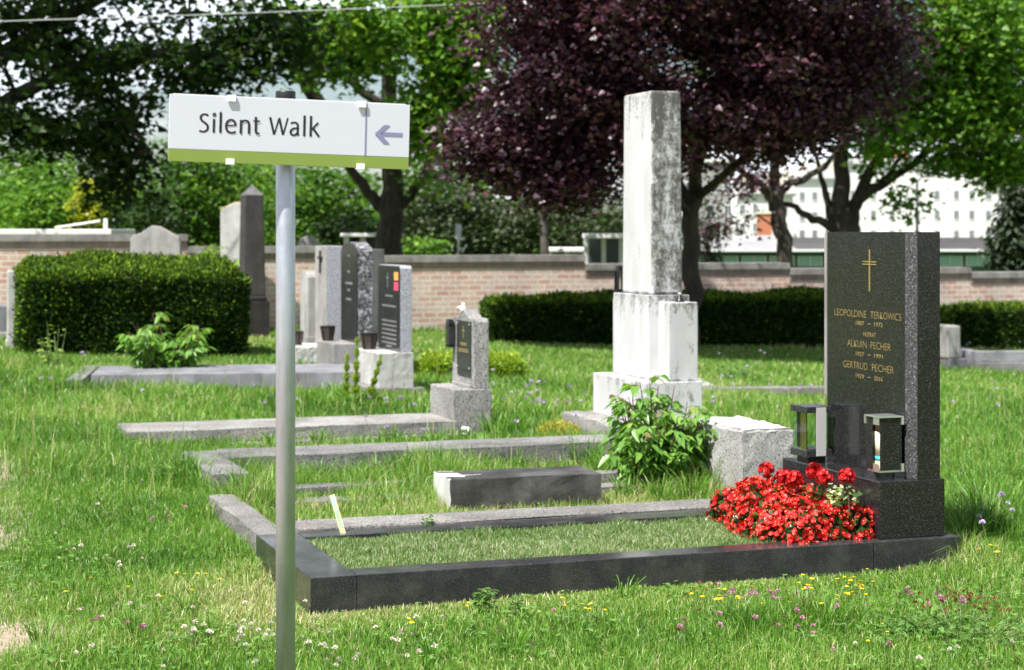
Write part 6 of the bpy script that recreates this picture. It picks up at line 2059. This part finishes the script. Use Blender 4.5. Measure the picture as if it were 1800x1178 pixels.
# low green pavilion beyond the wall
def pavilion():
    Y = 62.0
    a = D(1200, 470, Y)
    o = thing('pavilion', 'low pavilion with grey roof green fascia and a band of pale windows behind the wall', 'building', (a.x, Y, -.9), R(2))
    s = Y / F
    W = 560 * s
    z = lambda py: D(0, py, Y).z + .9
    MB().box(0, W, .3, 6, 0, z(446)).build('wall', plain('dark_green_boarding', (.03, .09, .06), .6), o)
    green = plain('green_fascia', (.03, .12, .075), .5)
    x = 6 * s
    while x < W - 45 * s:
        f = MB().box(x, x + 44 * s, .22, .2985, z(468), z(450)).build('window', M['frame_white'], o)
        MB().box(x + 2 * s, x + 21 * s, .20, .219, z(467), z(451)).build('pane', M['pav'], f)
        MB().box(x + 23 * s, x + 42 * s, .20, .219, z(467), z(451)).build('pane', M['pav'], f)
        x += 50 * s
    MB().box(-.4, W + .4, -.2, .29, z(446), z(441)).build('fascia', green, o)
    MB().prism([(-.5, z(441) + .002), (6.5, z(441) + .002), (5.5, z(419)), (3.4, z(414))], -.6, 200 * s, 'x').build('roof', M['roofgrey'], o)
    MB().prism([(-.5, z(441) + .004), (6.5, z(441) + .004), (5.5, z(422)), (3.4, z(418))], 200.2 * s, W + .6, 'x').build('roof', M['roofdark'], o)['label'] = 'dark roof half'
    MB().box(-.45, W + .45, -.56, -.5005, z(442), z(438)).build('gutter', M['frame_white'], o)
M['pav'] = plain('pale_green_pane', (.22, .42, .38), .2)
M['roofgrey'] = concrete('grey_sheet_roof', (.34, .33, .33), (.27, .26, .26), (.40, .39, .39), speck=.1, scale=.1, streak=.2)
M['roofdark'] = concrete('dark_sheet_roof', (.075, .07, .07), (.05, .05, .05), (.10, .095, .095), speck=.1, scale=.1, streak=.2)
pavilion()


def canopy(label, x0, x1, yt, Y, th=.16, posts=3):
    a = D(x0, yt, Y)
    o = thing('shelter', label, 'shelter', (a.x, Y, -.6), 0)
    W = (x1 - x0) / F * Y
    zt = a.z + .6
    MB().box(0, W, 0, 2.0, zt - th, zt).build('roof', M['render_white'], o, bevel=.02)
    for i in range(posts):
        x = W * (.05 + .9 * i / max(posts - 1, 1))
        MB().box(x - .05, x + .05, .9, 1.0, 0, zt - th - .002).build('post', M['alu_matt'], o)
    MB().box(.02, W - .02, 1.85, 1.9, .6, zt - th - .003).build('rear_panel', M['pav2'], o)
M['pav2'] = plain('grey_blue_panel', (.06, .07, .085), .5)
canopy('white flat shelter roof left of the marble pillar beyond the wall', 1030, 1100, 411, 40, .10)
canopy('long white flat roof beyond the wall at the left', -120, 196, 403, 31, .10, 5)
canopy('pale low roof beyond the wall between the pine and the slim tree', 965, 1032, 436, 41, .09, 3)
canopy('small white roof beyond the wall behind the arched headstone', 598, 662, 410, 34, .07, 3)
tp = D(806, 448, 34)
sp2 = thing('wall_sign', 'small white upright sign on a pole above the wall', 'sign', (tp.x, 34, -.2), R(8))
MB().box(-.015, .015, 0, .03, 0, D(0, 400, 34).z + .2).build('pole', M['alu_matt'], sp2)
MB().box(-.06, .05, -.012, -.001, D(0, 420, 34).z + .2, D(0, 394, 34).z + .2).build('board', M['white_panel'], sp2)
MB().tube([(.06, .01, D(0, 444, 34).z + .2), (.16, .01, D(0, 430, 34).z + .2)], .018, 6).build('bracket', M['alu_matt'], sp2)
c = D(173, 410, 32)
fr = thing('white_gantry', 'white post and slanting rail above the long roof at the left', 'frame', (c.x, 32.5, -.5), 0)
MB().box(-.03, .03, .04, .10, 0, D(0, 384, 32).z + .5).build('post', M['render_white'], fr)
MB().tube([(-.1, .07, D(0, 388, 32).z + .5), (-.9, .07, D(0, 400, 32).z + .5)], .018, 6).build('rail', M['render_white'], fr)
# lamp post and cable
c = D(1612, 470, 75)
lp = thing('street_lamp', 'slim dark street lamp in front of the white apartment house', 'street lamp', (c.x, 75, -.8), 0)
hh = D(0, 318, 75).z + .8
MB().lathe([(.07, 0), (.05, hh)], 10).build('pole', M['dark_iron'], lp, smooth=True)
MB().tube([(0, 0, hh - .02), (.2, 0, hh + .15), (.8, 0, hh + .18)], [.04, .035, .03], 6).build('arm', M['dark_iron'], lp)
MB().box(.7, 1.2, -.12, .12, hh + .12, hh + .22).build('lamp_head', M['alu_matt'], lp, bevel=.03)
p0, p1 = D(-300, 46, 20), D(1000, -1, 23)
cb = MB().tube([p0.lerp(p1, f) + Vector((0, 0, -.12 * 4 * f * (1 - f) * .2)) for f in np.linspace(0, 1, 16)], .0055, 6).build('overhead_cable', plain('pale_cable', (.55, .55, .55), .5), None, smooth=True)
tag(cb, 'thin pale cable crossing the trees at the upper left', 'cable')
print('FLOWERS', FCOUNT)
